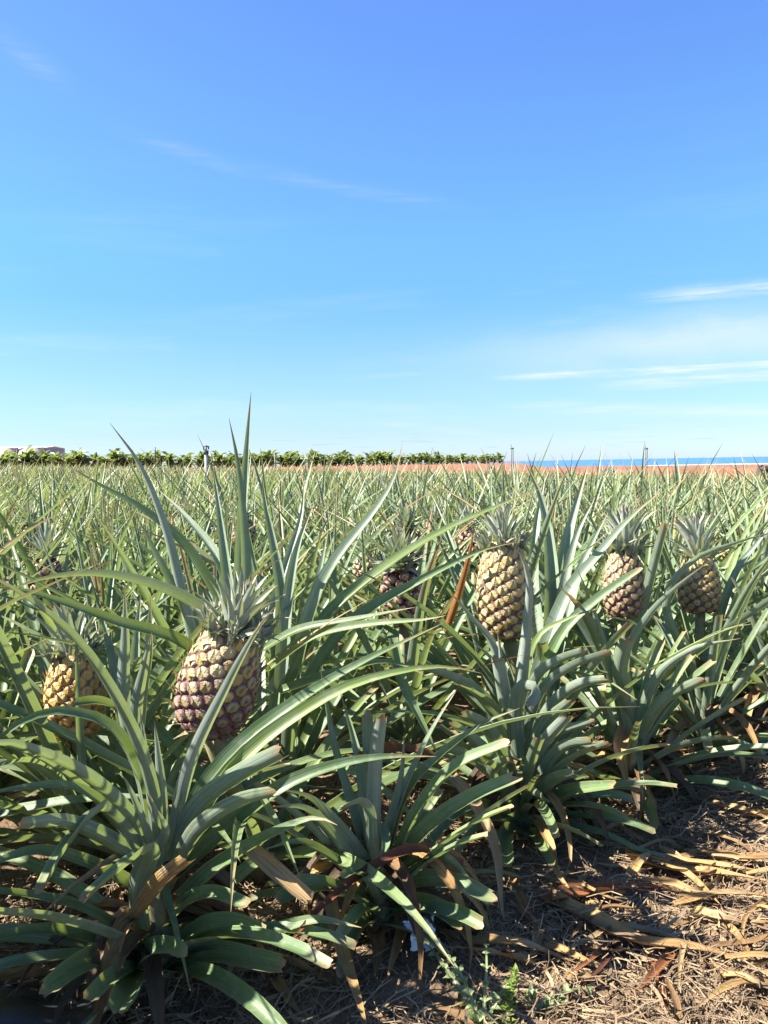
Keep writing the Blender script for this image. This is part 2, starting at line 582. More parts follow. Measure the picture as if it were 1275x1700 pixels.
def plain_material(name, c1, c2, scale=30, rough=0.6, metal=0.0, bump=0.2, dist=0.004, spec=0.4):
    m, n, l = new_mat(name)
    out = nd(n, 'ShaderNodeOutputMaterial')
    tc = nd(n, 'ShaderNodeTexCoord')
    nz = nd(n, 'ShaderNodeTexNoise')
    nz.inputs['Scale'].default_value = scale
    nz.inputs['Detail'].default_value = 6
    l.new(tc.outputs['Object'], nz.inputs[0])
    col = mixc(n, l, mapr(n, l, nz.outputs[0], 0.35, 0.65), c1, c2)
    ps = nd(n, 'ShaderNodeBsdfPrincipled')
    l.new(col, ps.inputs['Base Color'])
    ps.inputs['Roughness'].default_value = rough
    ps.inputs['Metallic'].default_value = metal
    ps.inputs['Specular IOR Level'].default_value = spec
    bp = nd(n, 'ShaderNodeBump')
    bp.inputs['Strength'].default_value = bump
    bp.inputs['Distance'].default_value = dist
    l.new(nz.outputs[0], bp.inputs['Height'])
    l.new(bp.outputs[0], ps.inputs['Normal'])
    l.new(ps.outputs[0], out.inputs[0])
    return m


def eye_material():
    m, n, l = new_mat('pineapple_eye')
    out = nd(n, 'ShaderNodeOutputMaterial')
    uv = nd(n, 'ShaderNodeUVMap')
    sp = nd(n, 'ShaderNodeSeparateXYZ')
    l.new(uv.outputs[0], sp.inputs[0])
    oi = nd(n, 'ShaderNodeObjectInfo')
    tc = nd(n, 'ShaderNodeTexCoord')
    nz = nd(n, 'ShaderNodeTexNoise')
    nz.inputs['Scale'].default_value = 2.2
    nz.inputs['Detail'].default_value = 4
    l.new(tc.outputs['Object'], nz.inputs[0])
    # purple creeps in from the rim; the object's colour alpha says how far
    reach = mth(n, l, 'SUBTRACT', sp.outputs[0], mth(n, l, 'SUBTRACT', 0.98, mth(n, l, 'MULTIPLY', oi.outputs['Alpha'], 0.72)))
    reach = mth(n, l, 'ADD', reach, mapr(n, l, nz.outputs[0], 0.3, 0.7, -0.12, 0.12))
    fac = mapr(n, l, reach, -0.12, 0.16)
    rp = nd(n, 'ShaderNodeBrightContrast')
    l.new(oi.outputs['Color'], rp.inputs[0])
    l.new(mapr(n, l, oi.outputs['Random'], 0, 1, -0.05, 0.05), rp.inputs['Bright'])
    fl = mixc(n, l, mapr(n, l, nz.outputs[0], 0.4, 0.75, 0, 0.4), rp.outputs[0], (0.32, 0.27, 0.165))
    rim = mixc(n, l, nz.outputs[0], (0.085, 0.032, 0.035), (0.17, 0.08, 0.075))
    col = mixc(n, l, fac, fl, rim)
    col = mixc(n, l, sp.outputs[1], col, (0.52, 0.40, 0.25))
    ps = nd(n, 'ShaderNodeBsdfPrincipled')
    l.new(col, ps.inputs['Base Color'])
    ps.inputs['Roughness'].default_value = 0.5
    bp = nd(n, 'ShaderNodeBump')
    bp.inputs['Strength'].default_value = 0.25
    bp.inputs['Distance'].default_value = 0.15
    l.new(nz.outputs[0], bp.inputs['Height'])
    l.new(bp.outputs[0], ps.inputs['Normal'])
    l.new(ps.outputs[0], out.inputs[0])
    return m


EYE = eye_material()
CORE = plain_material('fruit_groove', (0.10, 0.045, 0.04), (0.17, 0.09, 0.06), 80)
STEM = plain_material('plant_stem', (0.12, 0.15, 0.07), (0.22, 0.17, 0.09), 40)
PIPE = plain_material('galvanised_pipe', (0.10, 0.105, 0.115), (0.16, 0.165, 0.175), 25, 0.6, 0.0)
DARKMETAL = plain_material('sprinkler_head_dark', (0.03, 0.03, 0.04), (0.08, 0.08, 0.10), 25, 0.45, 0.3)
WOODPOST = plain_material('weathered_post', (0.13, 0.12, 0.115), (0.2, 0.19, 0.18), 20, 0.8)
ROCK = plain_material('lava_rock', (0.035, 0.024, 0.022), (0.09, 0.06, 0.05), 6, 0.9, bump=0.8, dist=0.05)
PAPER = plain_material('white_tissue', (0.78, 0.80, 0.84), (0.85, 0.86, 0.88), 60, 0.9, bump=0.3)
PLASTIC = plain_material('black_plastic_film', (0.012, 0.013, 0.017), (0.03, 0.032, 0.04), 18, 0.35, bump=0.5, dist=0.01)


def ground_material():
    m, n, l = new_mat('soil')
    out = nd(n, 'ShaderNodeOutputMaterial')
    tc = nd(n, 'ShaderNodeTexCoord')
    sp = nd(n, 'ShaderNodeSeparateXYZ')
    l.new(tc.outputs['Object'], sp.inputs[0])

    def noise(s, d=6, r=0.6):
        x = nd(n, 'ShaderNodeTexNoise')
        x.inputs['Scale'].default_value = s
        x.inputs['Detail'].default_value = d
        x.inputs['Roughness'].default_value = r
        l.new(tc.outputs['Object'], x.inputs[0])
        return x.outputs[0]
    fine, midn, big = noise(90), noise(14), noise(1.6)
    c = mixc(n, l, mapr(n, l, midn, 0.35, 0.65), (0.11, 0.074, 0.047), (0.21, 0.145, 0.09))
    c = mixc(n, l, mapr(n, l, fine, 0.45, 0.7, 0, 0.7), c, (0.32, 0.22, 0.135))
    c = mixc(n, l, mapr(n, l, big, 0.4, 0.6, 0, 0.35), c, (0.14, 0.088, 0.055))
    bign = noise(0.35)
    red = mixc(n, l, mapr(n, l, bign, 0.35, 0.65), (0.19, 0.085, 0.05), (0.25, 0.125, 0.08))
    red = mixc(n, l, mapr(n, l, midn, 0.4, 0.7, 0, 0.4), red, (0.16, 0.075, 0.045))
    c = mixc(n, l, mapr(n, l, sp.outputs[1], 8, 20), c, red)
    ps = nd(n, 'ShaderNodeBsdfPrincipled')
    l.new(c, ps.inputs['Base Color'])
    ps.inputs['Roughness'].default_value = 0.95
    ps.inputs['Specular IOR Level'].default_value = 0.1
    bp = nd(n, 'ShaderNodeBump')
    bp.inputs['Strength'].default_value = 0.9
    bp.inputs['Distance'].default_value = 0.012
    l.new(mth(n, l, 'ADD', fine, midn), bp.inputs['Height'])
    l.new(bp.outputs[0], ps.inputs['Normal'])
    l.new(ps.outputs[0], out.inputs[0])
    return m


def sea_material():
    m, n, l = new_mat('sea_water')
    out = nd(n, 'ShaderNodeOutputMaterial')
    tc = nd(n, 'ShaderNodeTexCoord')
    mp = nd(n, 'ShaderNodeMapping')
    mp.inputs['Scale'].default_value = (0.004, 0.012, 1)
    l.new(tc.outputs['Object'], mp.inputs[0])
    nz = nd(n, 'ShaderNodeTexNoise')
    nz.inputs['Scale'].default_value = 1
    nz.inputs['Detail'].default_value = 8
    l.new(mp.outputs[0], nz.inputs[0])
    ps = nd(n, 'ShaderNodeBsdfPrincipled')
    l.new(mixc(n, l, mapr(n, l, nz.outputs[0], 0.35, 0.65), (0.040, 0.115, 0.31), (0.055, 0.145, 0.36)), ps.inputs['Base Color'])
    ps.inputs['Roughness'].default_value = 0.55
    ps.inputs['Specular IOR Level'].default_value = 0.15
    l.new(ps.outputs[0], out.inputs[0])
    return m


# ------------------------------------------------------------------ the setting: ground and sea
def axis(dense_lo, dense_hi, step, lo, hi, grow):
    a = list(np.arange(dense_lo, dense_hi, step))
    s = step
    while a[-1] < hi:
        s *= grow
        a.append(a[-1] + s)
    s = step
    b = []
    x = dense_lo
    while x > lo:
        s *= grow
        x -= s
        b.append(x)
    return np.array(b[::-1] + a)


gx = axis(-1.5, 2.6, 0.022, -700, 700, 1.07)
gy = axis(0.6, 3.6, 0.022, -60, 700, 1.05)
gy = np.unique(np.r_[gy[gy < 40], np.arange(40, 64, 0.8), gy[gy > 64]])
X, Y = np.meshgrid(gx, gy)
Z = ground_z(X, Y)
nxg, nyg = len(gx), len(gy)
i = (np.arange(nyg - 1)[:, None] * nxg + np.arange(nxg - 1)[None, :]).ravel()
gme = mesh_from('ground', np.c_[X.ravel(), Y.ravel(), Z.ravel()], np.stack([i, i + 1, i + 1 + nxg, i + nxg], 1), (ground_material(),))
ground = add('ground', gme, kind='structure', label='brown soil of the path and red earth of the field and bank')
sea_v = [(-30000, 60, -20), (30000, 60, -20), (30000, 45000, -20), (-30000, 45000, -20)]
add('sea', mesh_from('sea', sea_v, [(0, 1, 2, 3)], (sea_material(),)), kind='structure', label='blue sea beyond the red earth bank')

# surf along a reef, on the water
sv, sf = [], []
for k in range(70):
    cx, cy = rng.uniform(620, 1500), rng.uniform(1950, 2350)
    L, Wd = rng.uniform(30, 120), rng.uniform(12, 40)
    o = len(sv)
    a = np.linspace(0, 2 * np.pi, 9, endpoint=False)
    q = 1 + 0.3 * rng.random(9)
    sv += [(cx + L * np.cos(t) * j, cy + Wd * np.sin(t) * j, -19.95 + 0.004 * k) for t, j in zip(a, q)]
    sf.append(tuple(range(o, o + 9)))
FOAM = plain_material('surf_foam', (0.75, 0.78, 0.8), (0.85, 0.86, 0.87), 0.05, 0.9)
add('surf', mesh_from('surf', sv, sf, (FOAM,)), kind='stuff', label='white line of surf on the sea')

# ------------------------------------------------------------------ pineapple fruit
def eye_mesh():
    V, F, U = [], [], []
    rings = [(1.0, -0.34), (0.90, 0.02), (0.66, 0.20), (0.34, 0.26)]
    for r, z in rings:
        for k in range(7):
            a = 2 * math.pi * (k + 0.25) / 7
            V.append((r * math.cos(a) * (1.06 - .10 * abs(math.sin(a))), r * math.sin(a) * 0.96, z)); U.append((r, 0))
    V.append((0, 0.05, 0.24)); U.append((0, 0))
    for q in range(3):
        for k in range(7):
            F.append((q * 7 + k, q * 7 + (k + 1) % 7, (q + 1) * 7 + (k + 1) % 7, (q + 1) * 7 + k))
    for k in range(7):
        F.append((21 + k, 21 + (k + 1) % 7, 28))
    o = len(V)            # the little dry bract that points up from each eye
    for p in ((-0.50, -0.50, 0.20), (0.50, -0.50, 0.20), (0.20, 0.12, 0.72), (-0.20, 0.12, 0.72), (0.03, 0.95, 1.65), (0, -0.25, 0.58)):
        V.append(p); U.append((0.2, 0.75 if p[1] > 0.5 else 0.25))
    F += [(o, o + 1, o + 5), (o + 1, o + 2, o + 5), (o + 5, o + 2, o + 3), (o, o + 5, o + 3), (o + 3, o + 2, o + 4)]
    return mesh_from('eye', V, F, (EYE,), True, U)


EYE_ME = eye_mesh()


def profile(t, R, H):
    r = R * np.maximum(np.sin(np.pi * (0.10 + 0.80 * t ** 0.93)), 0) ** 0.42 * (1.06 - 0.16 * t)
    return r * (sstep(-0.02, 0.05, t) * 0.4 + 0.6), H * t


def crown_leaf_meshes():
    out = []
    for k in range(5):
        L = 1.0
        e0 = math.radians([86, 74, 62, 48, 34][k])
        pts, p = [], np.zeros(3)
        for s in np.linspace(0, 1, 7):
            pts.append(p.copy())
            e = e0 + (0.25 - 0.10 * k) * (1 - s) - 0.75 * s * s * (0.4 + 0.2 * k)
            p = p + np.array([math.cos(e), 0, math.sin(e)]) * L / 6
        out.append(leaf_mesh('crown_leaf', leaf_geo(pts, 0.24, 6, 4, 0.45, A=(1, 0, 0), brown=0.3 if k < 3 else 0.7), CROWN))
    return out


CROWN_ME = crown_leaf_meshes()


def make_fruit(parent, pbase, base, axis_dir, R, H, neye, tint_top, tint_low, pur_top, pur_low, crown_len, ncrown=44, slips=0, spin=0.0):
    """base: world point of the fruit's lower end; parent sits at pbase"""
    q = Vector(axis_dir).to_track_quat('Z', 'Y').to_matrix().to_4x4() @ Matrix.Rotation(spin, 4, 'Z')
    M = Matrix.Translation(Vector(base) - Vector(pbase)) @ q
    V, F = [], []
    ts = np.linspace(0, 1, 13)
    r, z = profile(ts, R * 0.955, H)
    for j in range(13):
        for k in range(18):
            a = 2 * math.pi * k / 18
            V.append((r[j] * math.cos(a), r[j] * math.sin(a), z[j]))
    for j in range(12):
        for k in range(18):
            F.append((j * 18 + k, j * 18 + (k + 1) % 18, (j + 1) * 18 + (k + 1) % 18, (j + 1) * 18 + k))
    F += [tuple(range(17, -1, -1)), tuple(range(12 * 18, 13 * 18))]
    fruit = add('fruit', mesh_from('fruit', V, F, (CORE,)), parent, mat=M)
    tt = np.linspace(0, 1, 400)
    rr, zz = profile(tt, R, H)
    ds = np.r_[0, np.hypot(np.diff(rr), np.diff(zz))]
    ar = np.cumsum(2 * np.pi * rr * ds)
    sp = math.sqrt(ar[-1] / neye)
    for e in range(neye):
        t = np.interp((e + .5) / neye * ar[-1], ar, tt)
        a = e * 2.399963
        r0, z0 = np.interp(t, tt, rr), np.interp(t, tt, zz)
        j = min(int(t * 398) + 1, 398)
        dr, dz = rr[j + 1] - rr[j - 1], zz[j + 1] - zz[j - 1]
        up = Vector((dr * math.cos(a), dr * math.sin(a), dz)).normalized()
        tx = Vector((-math.sin(a), math.cos(a), 0))
        nn = tx.cross(up)
        s = sp * 0.595
        E = Matrix((tx, up, nn)).transposed().to_4x4() @ Matrix.Rotation(random.uniform(-.15, .15), 4, 'Z')
        sc = random.uniform(.95, 1.05)
        E = Matrix.Translation((r0 * math.cos(a) * .97, r0 * math.sin(a) * .97, z0)) @ E @ Matrix.Diagonal((s * sc, s * 1.0, s * (0.62 + 0.5 * (1 - t)), 1))
        o = add('eye', EYE_ME, fruit, mat=E)
        k = random.uniform(.9, 1.12)
        c = [(tint_low[x] * (1 - t) + tint_top[x] * t) * k for x in range(3)]
        o.color = (*c, max(0, min(1, (pur_low * (1 - t) ** 1.3 + pur_top * t) + random.uniform(-.12, .12))))
    for k in range(ncrown):
        f = k / ncrown
        a = k * 2.399963
        ki = min(4, int(f * 4.99))
        L = crown_len * (0.78 + 0.3 * math.sin(f * math.pi * .8)) * random.uniform(.85, 1.12) * (1.0 if f < .65 else 0.72)
        rad = 0.006 + 0.022 * f
        h = H * 1.0 + crown_len * 0.42 * (1 - f) ** 1.2 - 0.010
        E = Matrix.Translation((rad * math.cos(a), rad * math.sin(a), h)) @ Matrix.Rotation(a + random.uniform(-.15, .15), 4, 'Z') @ Matrix.Rotation(random.uniform(-.1, .1), 4, 'X') @ Matrix.Diagonal((L, L * random.uniform(.85, 1.1), L, 1))
        add('crown_leaf', CROWN_ME[ki], fruit, mat=E)
    for sidx in range(slips):
        a0 = sidx * 2 * math.pi / slips + .3
        for k in range(7):
            L = crown_len * random.uniform(.50, .75)
            E = Matrix.Translation((R * .66 * math.cos(a0), R * .66 * math.sin(a0), H * .95)) @ Matrix.Rotation(a0, 4, 'Z') @ Matrix.Rotation(0.35, 4, 'Y') @ Matrix.Rotation(k * 2.4, 4, 'Z') @ Matrix.Diagonal((L, L * 1.15, L, 1))
            add('crown_leaf', CROWN_ME[min(3, k // 2)], fruit, mat=E)
    return fruit


# ------------------------------------------------------------------ pineapple plants
def rosette(n=36, hgt=0.72, lod=0, spread=1.0, seed=0, cutp=0.12, mat=LEAF):
    """list of leaf geometries of one plant around its own axis, base at z=0"""
    rg = np.random.default_rng(seed)
    out = []
    nseg, ncol = ((10, 4), (6, 2), (4, 2), (3, 1))[lod]
    for k in range(n):
        f = (k + .5) / n                                   # 0 inner, 1 outer
        a = k * 2.399963 + rg.normal(0, .18)
        e0 = math.radians(88 - 62 * f ** 0.95 * spread + rg.normal(0, 5))
        L = hgt * (0.70 + 0.62 * math.sin(min(1, f * 1.55 + .12) * math.pi * .62)) * rg.uniform(.85, 1.15)
        if f > .72:
            L *= 1 - (f - .72) * 1.1
        droop = (0.14 + 0.78 * f) * rg.uniform(.4, 1.35)
        w = (0.034 + 0.012 * f) * rg.uniform(.8, 1.2) * (hgt / .72) * (1.0, 1.30, 1.6, 2.1)[lod]
        z0 = hgt * (0.20 - 0.16 * f)
        r0 = 0.012 + 0.02 * f
        end, cf = ('c', rg.uniform(.38, .68)) if rg.random() < cutp * (0.3 + 1.4 * f) else ('t', 1)
        if end == 'c':
            L *= cf
        p = np.array([r0, 0, z0])
        pts = []
        m = nseg + 1 if nseg > 4 else 6
        bend = rg.normal(0, .12)
        for s in np.linspace(0, 1, m):
            pts.append(p.copy())
            e = e0 - droop * s ** 1.6
            p = p + np.array([math.cos(e), bend * s * math.cos(e), math.sin(e)]) * L / (m - 1)
        pts = np.array(pts)
        pts[:, 2] = np.maximum(pts[:, 2], 0.02 + 0.01 * rg.random())
        ca, sa = math.cos(a), math.sin(a)
        pts = np.c_[pts[:, 0] * ca - pts[:, 1] * sa, pts[:, 0] * sa + pts[:, 1] * ca, pts[:, 2]]
        g = leaf_geo(pts, w, nseg, ncol, 0.62 - .15 * f, end, cf, rg.normal(0, .35), A=(ca, sa, 0), rnd=rg.random(),
                     brown=0.9 if rg.random() < (.14 if lod == 0 else .05) else rg.uniform(0, .25), jag=.35)
        out.append(g)
    return out


def stem_mesh(h=0.2, r=0.03):
    pts = [(0, 0, -0.05), (0.004, 0, h * .4), (0, 0.003, h * .8), (0, 0, h)]
    return mesh_from('stem', *tube(pts, [r, r * 1.1, r * .95, r * .6], 8), (STEM,))


STEM_ME = stem_mesh()
FRUIT_ZONES = []       # px, py, rx, ry, depth of fruits that must stay in sight


SUN_ZONES = [(P(358, 1120, 1.43), .07), (P(838, 980, 1.98), .07), (P(124, 1150, 1.64), .05), (P(1160, 965, 2.55), .06)]   # fruits the sun reaches
TO_SUN = np.array(to_sun)


def blocks_fruit(pts):
    q = proj(pts)
    for c, r in SUN_ZONES:
        d = pts - c
        t = d @ TO_SUN
        off = np.linalg.norm(d - t[:, None] * TO_SUN, axis=1)
        if np.any((t > .04) & (t < 1.2) & (off < r)) and rng.random() < .9:
            return True
    for (fx, fy, rx, ry, fd) in FRUIT_ZONES:
        inside = ((q[:, 0] - fx) / rx) ** 2 + ((q[:, 1] - fy) / ry) ** 2 < 1
        if np.any(inside & (q[:, 2] < fd) & (q[:, 2] > 0.1)):
            return True
    return False


def too_tall(pts, lim):
    q = proj(pts)
    ok = (q[:, 2] > 0.3) & (q[:, 0] > -60) & (q[:, 0] < 1335)
    return np.any(ok & (q[:, 1] < lim)) or np.any(ok & (q[:, 2] < 0.8) & (q[:, 1] < 1800)) or np.any((q[:, 2] < .5) & (np.abs(q[:, 0] - 637) < 900))


def plant_root(x, y, label, group=None):
    return add('pineapple_plant', None, None, (x, y, float(ground_z(x, y))), label, 'pineapple plant', group)


FRUIT_ZONES += [(360, 1110, 78, 105, 1.42), (390, 1000, 60, 70, 1.42), (838, 980, 60, 80, 1.95), (835, 880, 60, 50, 1.95), (1160, 965, 45, 55, 2.55), (1158, 890, 35, 45, 2.55),
                (1030, 955, 36, 60, 2.45), (125, 1150, 55, 75, 1.6), (110, 1070, 55, 40, 1.6)]

TEMPL = [rosette(36, 0.70 + .05 * (s % 3), 0, 1.0 - 0.08 * (s % 2), 100 + s) for s in range(6)]
TEMPL_ME = [[leaf_mesh('leaf', g, LEAF) for g in t] for t in TEMPL]


TRIM = [rosette(34, 0.66, 0, 1.12, 200 + s, cutp=1.1) for s in range(4)]
TRIM_ME = [[leaf_mesh('leaf', g, LEAF) for g in t] for t in TRIM]
TEMPL += TRIM
TEMPL_ME += TRIM_ME


def fill(root, t, rot, sc, keep=lambda f, a: True, lim=700, outside=0.0):
    """give a plant leaves of a template rosette, skipping those that would hide a fruit"""
    ca, sa = math.cos(rot), math.sin(rot)
    base = np.array(root.location)
    n = len(TEMPL[t])
    R = Matrix.Rotation(rot, 4, 'Z') @ Matrix.Diagonal((sc, sc, sc, 1))
    for k, g in enumerate(TEMPL[t]):
        f = (k + .5) / n
        v = g[0] * sc
        v = np.c_[v[:, 0] * ca - v[:, 1] * sa, v[:, 0] * sa + v[:, 1] * ca, v[:, 2]] + base
        d = v[-1] - v[0]
        if not keep(f, math.degrees(math.atan2(d[1], d[0]))) or blocks_fruit(v) or too_tall(v, lim):
            continue
        if outside and rng.random() < outside and np.any((proj(v)[:, 0] > 60) & (proj(v)[:, 1] > 1260)):
            continue
        add('leaf', TEMPL_ME[t][k], root, mat=R)
    if not any(c.name.startswith('stem') for c in root.children):
        add('stem', STEM_ME, root, mat=Matrix.Diagonal((sc, sc, sc, 1)))


def hero(root, wpx, end, d0, d1, pts, twist=0.0, mat=None, name='leaf', fold=0.55, brown=0.2, cf=0.5, A=None, wave=0.0, label=None):
    p = np.array(pts, float)
    s = np.r_[0, np.cumsum(np.hypot(*np.diff(p, axis=0).T))]
    s /= s[-1]
    w3 = np.array([P(a, b, d0 + (d1 - d0) * t) for (a, b), t in zip(p, s)])
    w = (.80 if end == 't' else .86) * wpx / FPX * (d0 + d1) / 2
    base = np.array(root.location)
    if mat is None and np.ptp(p[:, 1]) > 1.5 * np.ptp(p[:, 0]) and p[0, 1] > p[-1, 1] and rng.random() < .8:
        mat = LEAF_PALE          # young upright leaves still carry their grey bloom
    turn = norm(np.array([0, 0, CAM_H]) - w3[len(w3) // 2])     # blades twist on their stalk; how far differs from leaf to leaf
    g = leaf_geo(w3 - base, w, 16, 6, fold, end, cf, twist * .25, A=A, brown=brown, jag=.4, wave=wave, sidemix=(turn, rng.uniform(.32, .58)))
    return add(name, leaf_mesh(name, g, mat or LEAF), root, label=label)


def at(px, d):
    return P(px, 1000, d)[:2]


SKIRT = []
for k in range(12):
    L = rng.uniform(.16, .34)
    e0, p, pts = rng.uniform(.1, .7), np.array([.03, 0, rng.uniform(.06, .16)]), []
    for q in np.linspace(0, 1, 8):
        pts.append(p.copy())
        e = e0 - 2.1 * q ** .8
        p = p + np.array([math.cos(e), .25 * math.sin(k + 4 * q), math.sin(e)]) * L / 7
        p[2] = max(p[2], .012)
    SKIRT.append(leaf_mesh('dry_leaf', leaf_geo(pts, rng.uniform(.022, .04), 8, 4, .6, 'c' if k % 3 == 0 else 't', .6, rng.normal(0, .6), A=(1, 0, 0), wave=.3, jag=.5), (DRY, DRYDARK)[k % 2]))


def skirt(root, n):
    for k in range(n):
        add('dry_leaf', SKIRT[int(rng.integers(12))], root, mat=Matrix.Rotation(k * 2.4 + rng.normal(0, .3), 4, 'Z') @ Matrix.Diagonal((1, 1, rng.uniform(.8, 1.2), 1)))


# -- A: trimmed rosette in front of the tilted fruit
g = G(262, 1630)
A = plant_root(g[0], g[1], 'front-row pineapple plant with trimmed blunt leaves, one leaf crossing the tilted purple pineapple')
dA = float(proj(np.array([[g[0], g[1], .25]]))[0, 2])
for args in (
    (40, 't', dA, .98, [(268, 1400), (228, 1240), (142, 1082), (40, 990), (-70, 930)], -.35),
    (42, 't', dA, .92, [(250, 1410), (205, 1345), (142, 1288), (66, 1250), (0, 1234), (-110, 1262)], -.2),
    (48, 't', dA + .05, 1.18, [(240, 1400), (225, 1290), (184, 1212), (125, 1187), (76, 1186), (18, 1212), (-50, 1275)], .25),
    (40, 't', dA, 1.12, [(288, 1400), (318, 1270), (375, 1145), (425, 1050), (456, 1008)], .45),
    (50, 't', dA, 1.42, [(295, 1400), (345, 1310), (410, 1235), (500, 1165), (600, 1103), (735, 1035)], .75),
    (50, 't', dA, 1.35, [(300, 1420), (360, 1320), (440, 1232), (560, 1152), (660, 1118), (740, 1108), (800, 1118)], .65),
    (52, 't', dA, 1.30, [(300, 1450), (340, 1415), (400, 1362), (480, 1305), (565, 1272), (640, 1258), (724, 1256)], .55),
    (50, 'c', dA, 1.22, [(285, 1430), (330, 1345), (400, 1290), (470, 1252)], .65),
    (50, 'c', dA, 1.15, [(295, 1450), (330, 1385), (395, 1338), (458, 1320)], .45),
    (46, 'c', dA + .02, 1.08, [(235, 1470), (215, 1400), (172, 1345), (110, 1410), (70, 1482)], .2),
    (48, 'c', dA - .02, 1.08, [(235, 1560), (225, 1480), (247, 1415), (195, 1450), (140, 1498)], .2),
    (44, 't', dA, .98, [(235, 1590), (195, 1550), (130, 1510), (50, 1490), (-30, 1482), (-120, 1500)], -.2),
    (46, 't', dA, 1.02, [(215, 1590), (150, 1562), (80, 1547), (0, 1556), (-70, 1580)], -.1),
    (66, 'c', dA, 1.06, [(235, 1600), (170, 1595), (118, 1618), (72, 1652)], -.5),
    (62, 'c', dA, 1.03, [(235, 1610), (222, 1620), (212, 1650), (196, 1684)], -.4),
    (52, 'c', dA, 1.10, [(225, 1610), (255, 1580), (290, 1578), (305, 1590)], .3),
    (44, 'c', dA, 1.14, [(285, 1530), (315, 1500), (355, 1488), (412, 1506)], .35),
    (60, 't', dA, 1.20, [(280, 1600), (340, 1570), (420, 1562), (520, 1530), (600, 1540)], .3),
    (58, 'c', dA, 1.14, [(290, 1610), (350, 1590), (420, 1600), (470, 1610)], .2),
    (52, 'c', dA, 1.12, [(290, 1580), (340, 1545), (390, 1540), (440, 1560)], .3),
    (56, 't', dA, 1.16, [(300, 1500), (370, 1440), (450, 1390), (520, 1360), (560, 1370)], .5),
    (46, 't', dA, 1.02, [(230, 1480), (150, 1440), (70, 1415), (0, 1430), (-80, 1470)], -.15),
    (46, 'c', dA, 1.06, [(235, 1440), (180, 1400), (110, 1370), (30, 1372)], -.2),
    (44, 't', dA + .05, 1.12, [(235, 1420), (190, 1360), (120, 1310), (20, 1312), (-50, 1330)], -.3),
    (26, 't', dA, 1.22, [(258, 1400), (250, 1320), (240, 1240), (232, 1172)], 0),
    (30, 't', dA, 1.25, [(268, 1400), (268, 1320), (262, 1250), (256, 1196)], 0),
    (34, 't', dA - .02, 1.2, [(262, 1440), (262, 1390), (258, 1350), (248, 1318)], 0),
    (34, 't', dA, 1.24, [(275, 1430), (290, 1370), (305, 1310), (312, 1262)], .2),
    (26, 't', dA, 1.20, [(255, 1430), (238, 1370), (215, 1310), (200, 1282)], -.1),
    (30, 't', dA - .03, 1.18, [(250, 1420), (268, 1400), (275, 1375), (262, 1345)], 0),
):
    hero(A, *args, cf=rng.uniform(.4, .65))
hero(A, 46, 'c', dA - .04, 1.06, [(222, 1532), (240, 1505), (268, 1468), (312, 1430)], .3, DRY, 'dry_leaf', brown=0)
skirt(A, 22)
fill(A, 6, 0.4, 0.80, lambda f, a: f > .58 or (f > .35 and a > 0), 1390)

# -- B: middle rosette, leaves cut blunt
g = G(630, 1545)
B = plant_root(g[0], g[1], 'small front-row rosette with one blunt upright leaf, above a long russet dry leaf')
dB = float(proj(np.array([[g[0], g[1], .2]]))[0, 2])
for args in (
    (36, 'c', dB, 1.40, [(630, 1450), (622, 1380), (624, 1280), (634, 1188)], 0),
    (34, 'c', dB - .02, 1.36, [(625, 1450), (612, 1400), (610, 1350), (596, 1334), (568, 1345)], 0),
    (32, 't', dB, 1.42, [(640, 1440), (668, 1330), (715, 1220), (764, 1136)], .4),
    (38, 't', dB, 1.42, [(642, 1440), (678, 1320), (730, 1258), (800, 1204), (862, 1176)], .6),
    (40, 'c', dB, 1.38, [(655, 1440), (700, 1345), (760, 1275), (846, 1236)], .55),
    (44, 'c', dB, 1.38, [(650, 1450), (720, 1372), (790, 1325), (862, 1294)], .5),
    (44, 't', dB, 1.35, [(615, 1460), (570, 1390), (520, 1330), (470, 1310)], -.45),
    (34, 't', dB + .04, 1.58, [(612, 1440), (600, 1300), (585, 1220), (565, 1150)], -.1),
    (28, 't', dB + .04, 1.55, [(612, 1440), (580, 1330), (552, 1230), (530, 1095)], -.1),
    (44, 'c', dB, 1.34, [(635, 1500), (690, 1468), (760, 1470), (822, 1500)], .35),
    (42, 't', dB, 1.36, [(640, 1480), (690, 1430), (740, 1425), (790, 1470)], .3),
    (44, 't', dB, 1.30, [(605, 1480), (550, 1430), (500, 1400), (440, 1410)], -.35),
    (40, 't', dB, 1.33, [(605, 1470), (560, 1400), (510, 1345), (445, 1340)], -.45),
    (46, 'c', dB, 1.30, [(610, 1510), (560, 1480), (510, 1480), (460, 1500)], -.3),
    (50, 'c', dB, 1.28, [(620, 1530), (570, 1545), (520, 1560)], -.3),
    (48, 'c', dB, 1.32, [(650, 1500), (720, 1510), (770, 1540)], .3),
    (30, 't', dB, 1.45, [(632, 1440), (650, 1370), (668, 1290), (672, 1215)], .2),
    (32, 'c', dB + .03, 1.5, [(625, 1420), (618, 1330), (612, 1260), (608, 1180)], 0),
    (22, 't', dB - .02, 1.3, [(640, 1370), (640, 1410), (622, 1450), (606, 1480)], 0),
    (18, 't', 1.3, 1.22, [(425, 1310), (460, 1370), (482, 1420), (502, 1466)], 0),
):
    hero(B, *args)
hero(B, 44, 'c', 1.24, 1.20, [(412, 1412), (455, 1450), (512, 1496)], .3, DRY, 'dry_leaf', brown=0, fold=.5)
hero(B, 32, 't', dB, 1.16, [(770, 1438), (690, 1412), (620, 1440), (540, 1500), (450, 1600)], .3, DRYRED, 'dry_leaf', brown=0, fold=.45, label='long russet dry leaf crossing under the rosette')
hero(B, 38, 't', dB - .1, 1.12, [(548, 1500), (562, 1560), (582, 1620), (612, 1715)], .2, DRY, 'dry_leaf', brown=0, fold=.4, wave=.2)
